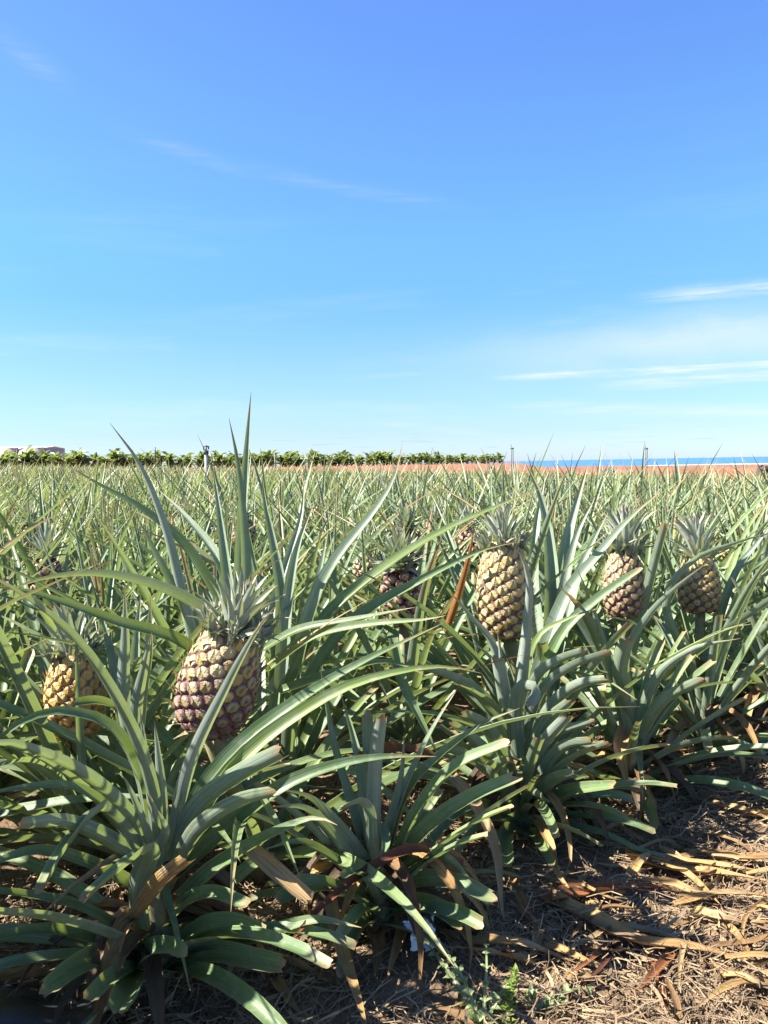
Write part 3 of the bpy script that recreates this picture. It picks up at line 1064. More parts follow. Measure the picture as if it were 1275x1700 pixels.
hero(B, 34, 't', dB + .05, 1.45, [(600, 1262), (640, 1246), (700, 1248), (745, 1262)], .2, DRYRED, 'dry_leaf', brown=0, wave=.3)
skirt(B, 22)
fill(B, 7, 1.4, 0.72, lambda f, a: f > .40, 1270)
fill(B, 8, 0.3, 0.62, lambda f, a: f > .60 and a > 0, 1380)

# -- C: large rosette right of it, in front of the upright fruit
g = G(866, 1385)
C = plant_root(g[0], g[1], 'large front-row rosette of grey-green blunt-cut leaves, one leaf standing before the upright pineapple')
dC = float(proj(np.array([[g[0], g[1], .25]]))[0, 2])
for args in (
    (36, 't', dC, 1.72, [(858, 1240), (864, 1140), (874, 1050), (878, 970), (866, 925), (850, 905)], 0),
    (35, 'c', dC, 1.74, [(855, 1250), (838, 1170), (824, 1090)], 0),
    (42, 'c', dC - .02, 1.70, [(862, 1260), (856, 1190), (866, 1145), (884, 1146), (880, 1172)], 0),
    (46, 't', dC, 1.62, [(845, 1250), (800, 1165), (730, 1120), (630, 1105)], -.4),
    (30, 't', dC, 1.75, [(842, 1200), (818, 1078), (785, 1030), (745, 980)], -.3),
    (46, 't', dC + .02, 2.0, [(880, 1200), (918, 1060), (950, 980), (996, 922), (1046, 862), (1098, 815)], .35),
    (34, 'c', dC + .02, 1.85, [(878, 1200), (930, 1065), (990, 1000), (1064, 946)], .5),
    (28, 't', dC, 1.80, [(872, 1190), (890, 1070), (940, 1030), (1000, 1008)], .5),
    (31, 'c', dC, 1.72, [(868, 1230), (890, 1135), (925, 1102), (978, 1082)], .6),
    (31, 'c', dC, 1.70, [(872, 1250), (900, 1155), (950, 1110), (1012, 1086)], .6),
    (35, 'c', dC, 1.70, [(878, 1270), (915, 1180), (960, 1140), (1012, 1130)], .5),
    (33, 'c', dC, 1.66, [(880, 1290), (905, 1210), (950, 1165)], .5),
    (35, 'c', dC, 1.64, [(878, 1310), (900, 1245), (945, 1190)], .5),
    (33, 'c', dC, 1.66, [(880, 1310), (920, 1230), (988, 1198)], .5),
    (35, 'c', dC, 1.64, [(880, 1330), (930, 1250), (984, 1234)], .4),
    (35, 'c', dC, 1.66, [(884, 1330), (940, 1265), (1012, 1236)], .4),
    (38, 'c', dC, 1.60, [(878, 1340), (920, 1300), (958, 1286)], .3),
    (40, 'c', dC, 1.62, [(890, 1345), (950, 1318), (1022, 1306)], .25),
    (38, 'c', dC, 1.56, [(868, 1340), (880, 1320), (905, 1330)], .2),
    (36, 'c', dC, 1.66, [(850, 1290), (810, 1215), (765, 1186)], -.4),
    (36, 'c', dC, 1.64, [(848, 1310), (800, 1245), (748, 1200)], -.4),
    (42, 't', dC, 1.60, [(845, 1320), (790, 1270), (720, 1240), (650, 1250)], -.35),
    (36, 'c', dC, 1.56, [(850, 1340), (820, 1290), (830, 1270), (850, 1265)], -.1),
    (26, 't', dC, 1.76, [(850, 1220), (836, 1150), (832, 1100), (826, 1050)], 0),
    (24, 't', dC, 1.80, [(845, 1200), (830, 1120), (800, 1080), (772, 1060)], -.2),
    (38, 'c', dC, 1.55, [(860, 1370), (840, 1390), (842, 1440)], 0),
    (40, 't', dC, 1.58, [(850, 1360), (790, 1340), (740, 1370)], -.3),
):
    hero(C, *args, cf=rng.uniform(.45, .75))
hero(C, 34, 't', dC - .2, 1.42, [(750, 1290), (790, 1340), (822, 1410), (832, 1500), (838, 1530)], .3, DRY, 'dry_leaf', brown=0, fold=.5, wave=.2)
hero(C, 24, 't', dC - .1, 1.52, [(890, 1360), (912, 1400), (925, 1450), (958, 1490)], .3, DRY, 'dry_leaf', brown=0, fold=.5)
skirt(C, 22)
fill(C, 8, 2.1, 0.78, lambda f, a: f > .42, 1150)
fill(C, 6, 0.7, 0.66, lambda f, a: f > .60, 1250)

# -- D: plant carrying the upright fruit
x, y = at(893, 2.10)
D = plant_root(x, y, 'pineapple plant bearing the upright cream pineapple with short grey crown, broad blades beside it')
for args in (
    (46, 't', 2.08, 2.16, [(905, 1150), (914, 1020), (910, 900), (895, 820), (872, 768)], 0),
    (46, 't', 2.08, 2.18, [(918, 1150), (925, 1010), (942, 900), (976, 772)], .1),
    (36, 't', 2.06, 2.12, [(922, 1150), (932, 1020), (955, 900), (988, 826)], .2),
    (34, 't', 2.1, 2.3, [(900, 1100), (885, 980), (890, 880), (905, 790)], 0),
    (30, 't', 2.12, 2.3, [(925, 1100), (960, 960), (985, 900), (1010, 850)], .3),
):
    hero(D, *args)
fb = P(842, 1058, 1.98)
ft = P(834, 905, 1.99)
FD = make_fruit(D, D.location, fb, ft - fb, 0.071, float(np.linalg.norm(ft - fb)), 140, (0.36, 0.285, 0.11), (0.31, 0.23, 0.10), .10, .32, 0.085, 56, 8)
add('stalk', mesh_from('stalk', *tube([np.zeros(3) + (0, 0, .1), (fb - np.array(D.location)) * .6 + np.array((0, 0, .05)), fb - np.array(D.location) + (0, 0, .01)], [.02, .017, .018]), (STEM,)), D)
fill(D, 3, 0.9, 1.0, lambda f, a: f > .25, 800)
hero(D, 22, 't', 2.0, 1.9, [(742, 1050), (762, 990), (780, 920), (786, 880)], .2, DRYORANGE, 'dry_leaf', brown=0, label='orange dry leaf beside the upright fruit')

# -- E: plant carrying the tilted fruit, long sword leaves above the skyline
x, y = at(420, 1.64)
E = plant_root(x, y, 'pineapple plant bearing the tilted purple-brown pineapple, long sword leaves rising above the skyline')
for args in (
    (34, 't', 1.64, 1.70, [(408, 1120), (400, 980), (403, 850), (410, 740), (417, 650)], 0),
    (30, 't', 1.64, 1.66, [(402, 1120), (408, 950), (402, 840), (393, 760), (380, 694)], 0),
    (36, 't', 1.62, 1.52, [(330, 1130), (300, 1000), (272, 880), (232, 775), (182, 702)], -.2),
    (38, 't', 1.62, 1.58, [(345, 1130), (318, 1045), (262, 930), (226, 856)], -.2),
    (32, 't', 1.66, 1.80, [(395, 1100), (377, 968), (363, 850), (354, 780)], 0),
    (32, 't', 1.66, 1.85, [(395, 1080), (366, 942), (315, 866), (262, 812)], -.4),
    (34, 't', 1.66, 1.75, [(455, 1130), (467, 1000), (450, 890), (440, 840), (434, 784)], 0),
    (40, 't', 1.64, 1.66, [(470, 1150), (480, 1010), (495, 910), (520, 838)], .1),
    (46, 't', 1.64, 1.66, [(490, 1150), (522, 1015), (560, 932), (622, 852), (655, 795), (669, 735)], .3),
    (42, 't', 1.62, 1.80, [(480, 1150), (540, 1035), (640, 945), (740, 882), (830, 840), (898, 811)], .55),
    (36, 't', 1.62, 1.75, [(490, 1170), (580, 1040), (700, 965), (800, 915), (860, 900)], .55),
    (42, 't', 1.55, 1.30, [(390, 1110), (338, 1022), (268, 980), (175, 956), (80, 960), (0, 985)], -.35),
    (40, 't', 1.58, 1.34, [(380, 1150), (300, 1070), (196, 1036), (127, 1010), (30, 980), (-60, 972)], -.35),
    (38, 't', 1.68, 1.62, [(360, 1000), (300, 905), (230, 845), (174, 812), (113, 774)], -.45),
    (30, 't', 1.6, 1.5, [(440, 1080), (500, 1048), (590, 1030), (690, 1008)], .45),
    (34, 't', 1.6, 1.45, [(450, 1110), (520, 1060), (600, 1040), (700, 1030), (740, 1022)], .45),
    (36, 't', 1.64, 1.70, [(455, 1150), (500, 1060), (530, 960), (545, 880)], .2),
    (30, 't', 1.7, 1.9, [(430, 1100), (470, 960), (500, 860), (505, 800)], .1),
    (34, 't', 1.6, 1.5, [(470, 1150), (560, 1120), (640, 1100), (705, 1120)], .4),
    (30, 't', 1.58, 1.5, [(650, 1060), (665, 1130), (700, 1200), (730, 1260)], 0),
):
    hero(E, *args)
fb = P(342, 1208, 1.44)
ft = P(388, 1048, 1.42)
make_fruit(E, E.location, fb, ft - fb, 0.072, float(np.linalg.norm(ft - fb)), 126, (0.35, 0.265, 0.10), (0.25, 0.18, 0.115), .10, .75, 0.092, 56, 8)
eb = np.array(E.location)
add('stalk', mesh_from('stalk', *tube([(0, 0, .1), (fb - eb) * .6 + (0, 0, .02), fb - eb + (0, 0, .012)], [.02, .018, .018]), (STEM,)), E)
fill(E, 4, 0.2, 0.95, lambda f, a: f > .4, 900)

# -- F: upright pale blades, and the yellow fruit beside them
x, y = at(218, 1.62)
Fp = plant_root(x, y, 'pale upright young pineapple plant between the yellow pineapple and the tilted purple one')
for args in (
    (36, 't', 1.58, 1.50, [(212, 1220), (205, 1150), (208, 1060), (207, 972)], 0),
    (34, 't', 1.58, 1.50, [(232, 1220), (238, 1150), (248, 1080), (250, 990)], 0),
    (34, 't', 1.56, 1.46, [(228, 1220), (228, 1170), (240, 1110), (252, 1050)], .1),
    (32, 't', 1.60, 1.66, [(222, 1220), (224, 1120), (228, 1040), (234, 985)], 0),
    (30, 't', 1.60, 1.70, [(205, 1220), (190, 1120), (175, 1050), (160, 1000)], -.2),
):
    hero(Fp, *args)
fill(Fp, 5, 2.6, 0.78, lambda f, a: f > .3, 900)

x, y = at(125, 1.70)
Gp = plant_root(x, y, 'pineapple plant bearing the half-hidden orange-yellow pineapple behind an arching yellow-green leaf')
fb = P(128, 1218, 1.64)
ft = P(120, 1088, 1.65)
make_fruit(Gp, Gp.location, fb, ft - fb, 0.060, float(np.linalg.norm(ft - fb)), 104, (0.44, 0.28, 0.075), (0.42, 0.22, 0.06), .02, .10, 0.10, 44, 4)
eb = np.array(Gp.location)
add('stalk', mesh_from('stalk', *tube([(0, 0, .1), (fb - eb) * .6 + (0, 0, .02), fb - eb + (0, 0, .012)], [.02, .017, .017]), (STEM,)), Gp)
hero(Gp, 22, 't', 1.52, 1.5, [(138, 1330), (132, 1240), (128, 1140), (125, 1040)], 0)
hero(Gp, 30, 'c', 1.5, 1.4, [(200, 1180), (160, 1168), (122, 1170)], -.3)
fill(Gp, 1, 0.3, 0.92, lambda f, a: f > .3, 850)

# -- fruits further along the row
x, y = at(1036, 2.52)
Hp = plant_root(x, y, 'pineapple plant bearing the dark shaded pineapple partly behind an arching grey leaf')
fb, ft = P(1034, 1022, 2.47), P(1036, 915, 2.48)
make_fruit(Hp, Hp.location, fb, ft - fb, 0.062, float(np.linalg.norm(ft - fb)), 104, (0.36, 0.29, 0.13), (0.28, 0.20, 0.11), .18, .45, 0.13, 48, 6)
eb = np.array(Hp.location)
add('stalk', mesh_from('stalk', *tube([(0, 0, .1), (fb - eb) * .6, fb - eb + (0, 0, .012)], [.02, .017, .017]), (STEM,)), Hp)
fill(Hp, 2, 0.8, 0.95, lambda f, a: f > .2, 790)

x, y = at(1166, 2.60)
Kp = plant_root(x, y, 'pineapple plant bearing the golden pineapple with a tall narrow silvery crown')
fb, ft = P(1162, 1016, 2.55), P(1158, 924, 2.56)
make_fruit(Kp, Kp.location, fb, ft - fb, 0.066, float(np.linalg.norm(ft - fb)), 112, (0.38, 0.29, 0.095), (0.31, 0.22, 0.10), .08, .4, 0.125, 52, 0)
eb = np.array(Kp.location)
add('stalk', mesh_from('stalk', *tube([(0, 0, .1), (fb - eb) * .6, fb - eb + (0, 0, .012)], [.02, .017, .017]), (STEM,)), Kp)
for args in ((30, 't', 2.5, 2.3, [(1175, 1150), (1110, 1010), (1150, 935), (1230, 900), (1300, 880)], .5),
             (28, 't', 2.55, 2.6, [(1175, 1100), (1220, 960), (1260, 900), (1290, 860)], .3)):
    hero(Kp, *args)
fill(Kp, 3, 2.2, 0.95, lambda f, a: f > .2, 790)

# -- rest of the front row towards the right and past the left edge
row_lab = 'front-row pineapple plant of dark blunt-cut leaves along the edge of the path'
for j, (px, py, t, rot, sc) in enumerate(((1046, 1325, 4, .5, .82), (1165, 1258, 0, 1.9, .8), (1292, 1205, 1, 2.9, .8), (1420, 1165, 5, .2, .85))):
    g = G(px, py)
    r = plant_root(g[0], g[1], row_lab, 'pineapple plants along the path edge')
    skirt(r, 16)
    fill(r, 6 + t % 4, rot, sc, lambda f, a: f > .1, 850)
    if j == 0:
        for args in ((34, 't', 2.0, 1.9, [(1050, 1210), (1035, 1110), (1075, 1030), (1120, 980), (1180, 930)], .4),
                     (40, 'c', 2.0, 1.85, [(1050, 1200), (1030, 1120), (1040, 1060)], .0),
                     (32, 't', 2.0, 1.85, [(1060, 1230), (1090, 1130), (1150, 1080), (1230, 1060)], .5),
                     (32, 'c', 2.0, 1.8, [(1060, 1240), (1100, 1170), (1170, 1130)], .5)):
            hero(r, *args)
        hero(r, 40, 't', 2.0, 1.85, [(1040, 1210), (1030, 1245), (1038, 1290), (1040, 1310)], 0, DRY, 'dry_leaf', brown=0, fold=.6, wave=.4)
for (x, y, t, rot) in ((-0.72, 1.06, 2, .6), (-1.03, .82, 3, 1.4), (-1.30, .56, 0, 2.0), (-0.92, 1.16, 4, .2), (-1.2, .98, 1, 2.8)):
    r = plant_root(x, y, 'front-row pineapple plant whose leaves reach over the trimmed rosette from beside it', 'front-row plants beyond the trimmed rosette')
    fill(r, t, rot, 1.05, lambda f, a: True, 900, 1.1)

# ------------------------------------------------------------------ the field behind
RD = np.array([math.cos(math.radians(38)), math.sin(math.radians(38))])
RN = np.array([-RD[1], RD[0]])
taken = np.array([o.location[:2] for o in bpy.data.objects if o.name.startswith('pineapple_plant')])
cand = []
for k in range(1, 130):
    nn = 1.30 + 0.43 * k
    for s in np.arange(-60, 90, 0.37):
        p = RN * (nn + rng.normal(0, .05)) + RD * (s + rng.normal(0, .07))
        x, y = p
        if y < .45 or y > 43 or abs(x) > 0.52 * y + (1.15 if y < 3 else .9) or (y < 1.2 and x > -.6):
            continue
        cand.append((x, y))
cand = np.array(cand)
near = cand[:, 1] < 4
dmin = np.full(len(cand), 9.)
dmin[near] = np.min(np.linalg.norm(cand[near][:, None] - taken[None], axis=2), axis=1)
cand = cand[dmin > 0.23]
cand = cand[np.argsort(np.hypot(cand[:, 0], cand[:, 1]))]
NPART, NIND = 76, 285
MID = []
for s in range(7):
    MID.append(leaf_mesh('pineapple_plant', join_geo(rosette(30, 0.68 + .04 * (s % 3), 1, 1.30 - .12 * (s % 2), 300 + s)), LEAF_FAR))


def small_fruit_mesh():
    V, F, U = [], [], []
    ev = np.array([v.co[:] for v in EYE_ME.vertices])
    ef = [tuple(p.vertices) for p in EYE_ME.polygons]
    eu = np.zeros((len(ev), 2))
    for lp in EYE_ME.loops:
        eu[lp.vertex_index] = EYE_ME.uv_layers[0].data[lp.index].uv[:]
    R, H, N = 0.062, 0.145, 80
    tt = np.linspace(0, 1, 200)
    rr, zz = profile(tt, R, H)
    ds = np.r_[0, np.hypot(np.diff(rr), np.diff(zz))]
    ar = np.cumsum(2 * np.pi * rr * ds)
    s = math.sqrt(ar[-1] / N) * .56
    for e in range(N):
        t = np.interp((e + .5) / N * ar[-1], ar, tt)
        a = e * 2.399963
        r0, z0 = np.interp(t, tt, rr), np.interp(t, tt, zz)
        tx = np.array((-math.sin(a), math.cos(a), 0)); up = np.array((0, 0, 1.)); nn = np.cross(tx, up)
        o = len(V)
        V += list(np.array((r0 * math.cos(a), r0 * math.sin(a), z0)) + ev[:, :1] * tx * s + ev[:, 1:2] * up * s + ev[:, 2:] * nn * s)
        F += [tuple(i + o for i in f) for f in ef]
        U += list(eu)
    return mesh_from('fruit', V, F, (EYE,), True, U)


SMALL_FRUIT = small_fruit_mesh()
parts = []
for k in range(34):
    f = k / 34
    a = k * 2.4
    e0 = math.radians(85 - 55 * f)
    pts = [np.array((0.01 * math.cos(a), 0.01 * math.sin(a), .145 + .04 * (1 - f)))]
    for s in (1, 2, 3):
        e = e0 - .25 * s * f
        pts.append(pts[-1] + np.array((math.cos(e) * math.cos(a), math.cos(e) * math.sin(a), math.sin(e))) * .03 * (1.1 - .3 * f))
    parts.append(leaf_geo(pts, .026, 4, 2, .4, A=(math.cos(a), math.sin(a), 0), brown=.5))
SMALL_CROWN = leaf_mesh('crown', join_geo(parts), CROWN)

GRP = 'pineapple plants in the rows behind the front row'
LAB0 = 'pineapple plant of long grey-green sword leaves in the dense field rows'
LAB1 = 'pineapple plant with a young pineapple showing among the leaves of the field rows'
HEROES = ((A, 'the trimmed front rosette'), (B, 'the small middle rosette'), (C, 'the large blunt-cut rosette'), (D, 'the upright cream pineapple'), (E, 'the tilted purple pineapple'),
          (Fp, 'the pale upright blades'), (Gp, 'the orange-yellow pineapple'), (Hp, 'the dark shaded pineapple'), (Kp, 'the golden pineapple'))
for n, (x, y) in enumerate(cand[:NIND]):
    fr = rng.random() < (.10 if y < 3.2 else .22)
    rot, sc = rng.random() * 6.28, rng.uniform(.76, .98)
    lab = LAB1 if fr else LAB0
    grp = 'field plants with fruit' if fr else GRP
    if n < NPART:
        dist, hname = min((math.hypot(x - h.location[0], y - h.location[1]), t) for h, t in HEROES)
        if dist < 1.1 and y > 1.3:
            lab = 'pineapple plant %s growing in the rows just behind %s' % ('with a half-grown fruit' if fr else 'of plain sword leaves', hname)
            grp = ('fruiting' if fr else 'leafy') + ' field plants behind ' + hname
        r = plant_root(x, y, lab, grp)
        r.rotation_euler = (0, 0, 0)
        fill(r, int(rng.integers(6)), rot, sc * .98, lambda f, a: f > (.16 if fr else .0), 755 if rng.random() < .2 else 805)
    else:
        r = add('pineapple_plant', MID[int(rng.integers(7))], None, (x, y, float(ground_z(x, y))), lab, 'pineapple plant', grp)
        r.rotation_euler = (0, 0, rot)
        r.scale = (sc, sc, sc)
    if fr:
        hz = rng.uniform(.36, .46)
        M = Matrix.Translation((0, 0, hz)) @ Matrix.Rotation(rng.normal(0, .18), 4, 'X') @ Matrix.Rotation(rng.normal(0, .18), 4, 'Y')
        fo = add('fruit', SMALL_FRUIT, r, mat=M)
        fo.color = (rng.uniform(.26, .38), rng.uniform(.20, .28), rng.uniform(.09, .13), rng.uniform(.2, .5))
        add('crown', SMALL_CROWN, fo)
        add('stalk', mesh_from('stalk', *tube([(0, 0, .1), (0, 0, hz * .6), (0, 0, hz + .01)], [.02, .017, .015], 6), (STEM,)), r)

# everything farther away merges into one mass of leaves
far = cand[NIND:]
LO = [[join_geo(rosette(26, .68 + .04 * (s % 3), 2, 1.30, 500 + s)) for s in range(8)],
      [join_geo(rosette(20, .68 + .04 * (s % 3), 3, 1.25, 600 + s)) for s in range(8)]]
for tier in range(2):
    geos = []
    for x, y in far:
        if (y > 24) != (tier == 1):
            continue
        v, f, u, r, b = LO[tier][int(rng.integers(8))]
        a, sc = rng.random() * 6.28, rng.uniform(.74, 1.06)
        wx = 1.0 if tier == 0 else 1.15
        ca, sa = math.cos(a) * sc * wx, math.sin(a) * sc * wx
        vv = np.c_[v[:, 0] * ca - v[:, 1] * sa + x, v[:, 0] * sa + v[:, 1] * ca + y, v[:, 2] * sc + float(ground_z(x, y))]
        geos.append((vv, f, u, (r + rng.random()) % 1, b))
    add(('field_foliage', 'distant_field_foliage')[tier], leaf_mesh('field_foliage', join_geo(geos), LEAF_FAR), kind='stuff',
        label=('mass of pineapple leaves filling the middle of the field', 'mass of pineapple leaves at the far end of the field')[tier], cat='foliage')

# ------------------------------------------------------------------ banana plants on the far bank
def banana_meshes(seed):
    rg = np.random.default_rng(seed)
    st = mesh_from('stem', *tube([(0, 0, -.2), (.02, 0, .8), (0, .03, 1.5)], [.13, .11, .07], 8), (STEM,))
    ls = []
    n = 24
    for k in range(n):
        a = k * 2.4 + rg.normal(0, .3)
        e0 = math.radians(rg.uniform(15, 85))
        L = rg.uniform(1.1, 1.7)
        p = np.array([0, 0, rg.uniform(.1, 1.4)])
        pts = []
        for s in np.linspace(0, 1, 7):
            pts.append(p.copy())
            e = e0 - 1.5 * s ** 1.5
            p = p + np.array([math.cos(e) * math.cos(a), math.cos(e) * math.sin(a), math.sin(e)]) * L / 6
        v, f, u, r, b = leaf_geo(pts, .85, 6, 4, .3, A=(math.cos(a), math.sin(a), 0), twist=rg.normal(0, .5), brown=rg.uniform(0, .6), wave=.25)
        ls.append((v, f, u, r, b))
    return st, leaf_mesh('crown', join_geo(ls), BAN)


BAN = leaf_material('banana_leaf', [(0.035, 0.075, 0.028), (0.07, 0.125, 0.045), (0.13, 0.175, 0.06), (0.08, 0.13, 0.055)], (0.12, 0.17, 0.09), (0.33, 0.24, 0.10), trans=.3, rough=.35)
BT = [banana_meshes(700 + s) for s in range(6)]
nb = 0
for row in range(3):
    px = -60.0 + row * 7
    while px < 835:
        d = np.interp(px, [-60, 0, 100, 640, 835], [92, 95, 101, 150, 225]) + row * 4.5 + rng.uniform(-1, 1)
        p = P(px, 770, d)
        x, y = p[0], p[1]
        z = float(ground_z(x, y))
        b = add('banana_plant', None, None, (x, y, z), 'banana plant with broad ragged leaves in the grove along the skyline', 'banana plant', 'banana plants along the skyline')
        sc = rng.uniform(.75, 1.3)
        b.scale = (sc, sc, sc * rng.uniform(.92, 1.05))
        b.rotation_euler = (rng.normal(0, .1), rng.normal(0, .1), rng.random() * 6.28)
        st, cr = BT[int(rng.integers(6))]
        add('stem', st, b)
        add('crown', cr, b)
        nb += 1
        px += (rng.uniform(1.5, 2.4) if row == 0 else rng.uniform(2.2, 3.6)) / d * FPX * (0.8 + .2 * row) * .8

print('bananas', nb)
# ------------------------------------------------------------------ net house beyond the bananas
NET = None


def net_material():
    m, n, l = new_mat('shade_net')
    out = nd(n, 'ShaderNodeOutputMaterial')
    ps = nd(n, 'ShaderNodeBsdfPrincipled')
    ps.inputs['Base Color'].default_value = (0.60, 0.53, 0.49, 1)
    ps.inputs['Roughness'].default_value = .9
    tr = nd(n, 'ShaderNodeBsdfTranslucent')
    tr.inputs['Color'].default_value = (0.66, 0.58, 0.54, 1)
    ms = nd(n, 'ShaderNodeMixShader')
    ms.inputs[0].default_value = .4
    l.new(ps.outputs[0], ms.inputs[1])
    l.new(tr.outputs[0], ms.inputs[2])
    l.new(ms.outputs[0], out.inputs[0])
    return m


NET = net_material()
WHITE = plain_material('white_plastic_roof', (0.78, 0.78, 0.78), (0.86, 0.86, 0.86), .5, .6)
D0 = 150.0
xr = P(74, 750, D0)[0]
gz = float(ground_z(xr, D0))
net = add('net_house', None, None, (xr, D0, gz), 'beige shade-net greenhouse with a white roof behind the banana plants', 'greenhouse')
bay, hh = 5.0, 4.4
for k in range(8):
    x0 = -bay * k
    add('post', mesh_from('post', *tube([(x0, 0, -.5), (x0, 0, hh + .12)], .07, 6), (WOODPOST,)), net)
    if k < 7:
        add('net_panel', mesh_from('net_panel', *box((x0 - bay / 2, .08, hh / 2), (bay - .06, .03, hh)), (NET,)), net)
        zz = 0.35 if 2 <= k else 0.0
        V = [(x0, 0.1, hh), (x0 - bay, 0.1, hh), (x0 - bay, 5, hh + .35), (x0, 5, hh + .35 * (1 if k else .8)), (x0 - bay, 10, hh), (x0, 10, hh)]
        add('roof_panel', mesh_from('roof_panel', V, [(0, 1, 2, 3), (3, 2, 4, 5)], (WHITE,), False), net)
add('cable', mesh_from('cable', *tube([(.0, -.05, hh + .02), (-bay * 7, -.05, hh + .02)], .035, 5), (DARKMETAL,)), net)
add('net_panel', mesh_from('net_panel', *box((0.02, 5, hh / 2), (.03, 10, hh)), (NET,)), net)

# ------------------------------------------------------------------ sprinkler risers and posts
def sprinkler(px, ytop, d, r, label, head=True, dark_top=0.0):
    t = P(px, ytop, d)
    z0 = float(ground_z(t[0], t[1]))
    h = t[2] - z0
    o = add('sprinkler_riser', None, None, (t[0], t[1], z0), label, 'sprinkler')
    add('pipe', mesh_from('pipe', *tube([(0, 0, -.1), (0, 0, h * .93)], r, 10), (PIPE,)), o)
    add('collar', mesh_from('collar', *tube([(0, 0, h * .90), (0, 0, h * .95)], r * 1.15, 10), (DARKMETAL,)), o)
    if head:
        a = np.linspace(-.4, math.pi * 1.5, 9)
        ring = [(r * 1.2 * math.cos(q), 0, h * .975 + r * 1.2 * math.sin(q)) for q in a]
        add('head', mesh_from('head', *merge([tube(ring, r * .32, 6), tube([(-r * 1.3, 0, h), (r * 1.5, 0, h * .995)], r * .3, 6), tube([(0, 0, h * .94), (0, 0, h * .99)], r * .4, 6)]), (DARKMETAL,)), o)
    return o


sprinkler(342, 741, 12.0, .032, 'thick grey sprinkler riser with a dark curled head rising from the field')


def post(px, ytop, d, w, label, twin=True, mat=WOODPOST):
    t = P(px, ytop, d)
    z0 = float(ground_z(t[0], t[1]))
    h = t[2] - z0
    o = add('field_post', None, None, (t[0], t[1], z0), label, 'post')
    add('upright', mesh_from('upright', *tube([(0, 0, -.1), (.01, 0, h * .6), (0, 0, h)], w, 7), (mat,)), o)
    if twin:
        add('upright', mesh_from('upright', *tube([(w * 4, 0, -.1), (w * 3.5, 0, h * .95)], w * .8, 7), (PIPE,)), o)
        add('cross_tie', mesh_from('cross_tie', *box((w * 1.8, 0, h * .93), (w * 6, w * 1.6, w * 1.8)), (DARKMETAL,)), o)


post(848, 738, 24, .018, 'twin weathered post standing where the banana grove meets the sea')
post(1071, 738, 24, .018, 'slim pale twin post standing before the open sea')
post(456, 752, 26, .022, 'thin grey post half hidden among the leaves before the bananas', False, PIPE)
post(257, 742, 60, .055, 'dark thin post sticking up among the banana plants', False, DARKMETAL)
post(512, 752, 60, .045, 'short dark stake against the banana grove', False, DARKMETAL)

# ------------------------------------------------------------------ lava boulders on the red bank
def rock(px, py, d, s, label, seed):
    rg = np.random.default_rng(seed)
    c = P(px, py, d)
    V, F = [], []
    nu, nv = 12, 7
    for j in range(nv + 1):
        th = math.pi * j / nv
        for k in range(nu):
            a = 2 * math.pi * k / nu
            d3 = np.array([math.sin(th) * math.cos(a), math.sin(th) * math.sin(a), math.cos(th)])
            d3 = np.sign(d3) * np.abs(d3) ** .62
            V.append(d3 * s * (1 + .22 * (rg.random() - .5)) * np.array([.62 - .1 * d3[2], .5, .5]))
    for j in range(nv):
        for k in range(nu):
            F.append((j * nu + k, (j + 1) * nu + k, (j + 1) * nu + (k + 1) % nu, j * nu + (k + 1) % nu))
    z0 = float(ground_z(c[0], c[1]))
    add('lava_boulder', mesh_from('lava_boulder', V, F, (ROCK,), False), None, (c[0], c[1], z0 + (c[2] - z0) * .5 - .1), label, 'boulder', 'dark boulders at the end of the field').scale = (1, 1, ((c[2] - z0) * .5 + .1) / (s * .5))


rock(1010, 777, 45, .62, 'dark squat boulder below the sea, between the two twin posts', 1)
rock(1266, 773, 45, .68, 'dark leaning boulder on the red bank below the white surf', 2)
rock(815, 781, 46, .55, 'dark low boulder beside the end of the banana grove', 3)

# ------------------------------------------------------------------ litter on the path
def ground_leaf(name, px_pts, wpx, mat, label, group=None, cat='dry leaf', lift=.012, end='t', fold=.5, wave=.25, cf=.8, twist=0.0, bow=0.0):
    pts = []
    n = len(px_pts)
    for k, (a, b) in enumerate(px_pts):
        p = G(a, b)
        pts.append(np.array([p[0], p[1], float(ground_z(p[0], p[1])) + lift + bow * math.sin(math.pi * k / (n - 1))]))
    pts = np.array(pts)
    c = catmull(pts, 18)
    c[:, 2] = np.maximum(c[:, 2], ground_z(c[:, 0], c[:, 1]) + .006)
    d = float(proj(c[9:10])[0, 2])
    base = c[0].copy()
    g = leaf_geo(c - base, wpx / FPX * d, 17, 5, fold, end, cf, twist, A=c[-1] - c[0], brown=0, jag=.5, wave=wave)
    return add(name, leaf_mesh(name, g, mat), None, tuple(base), label, cat, group)


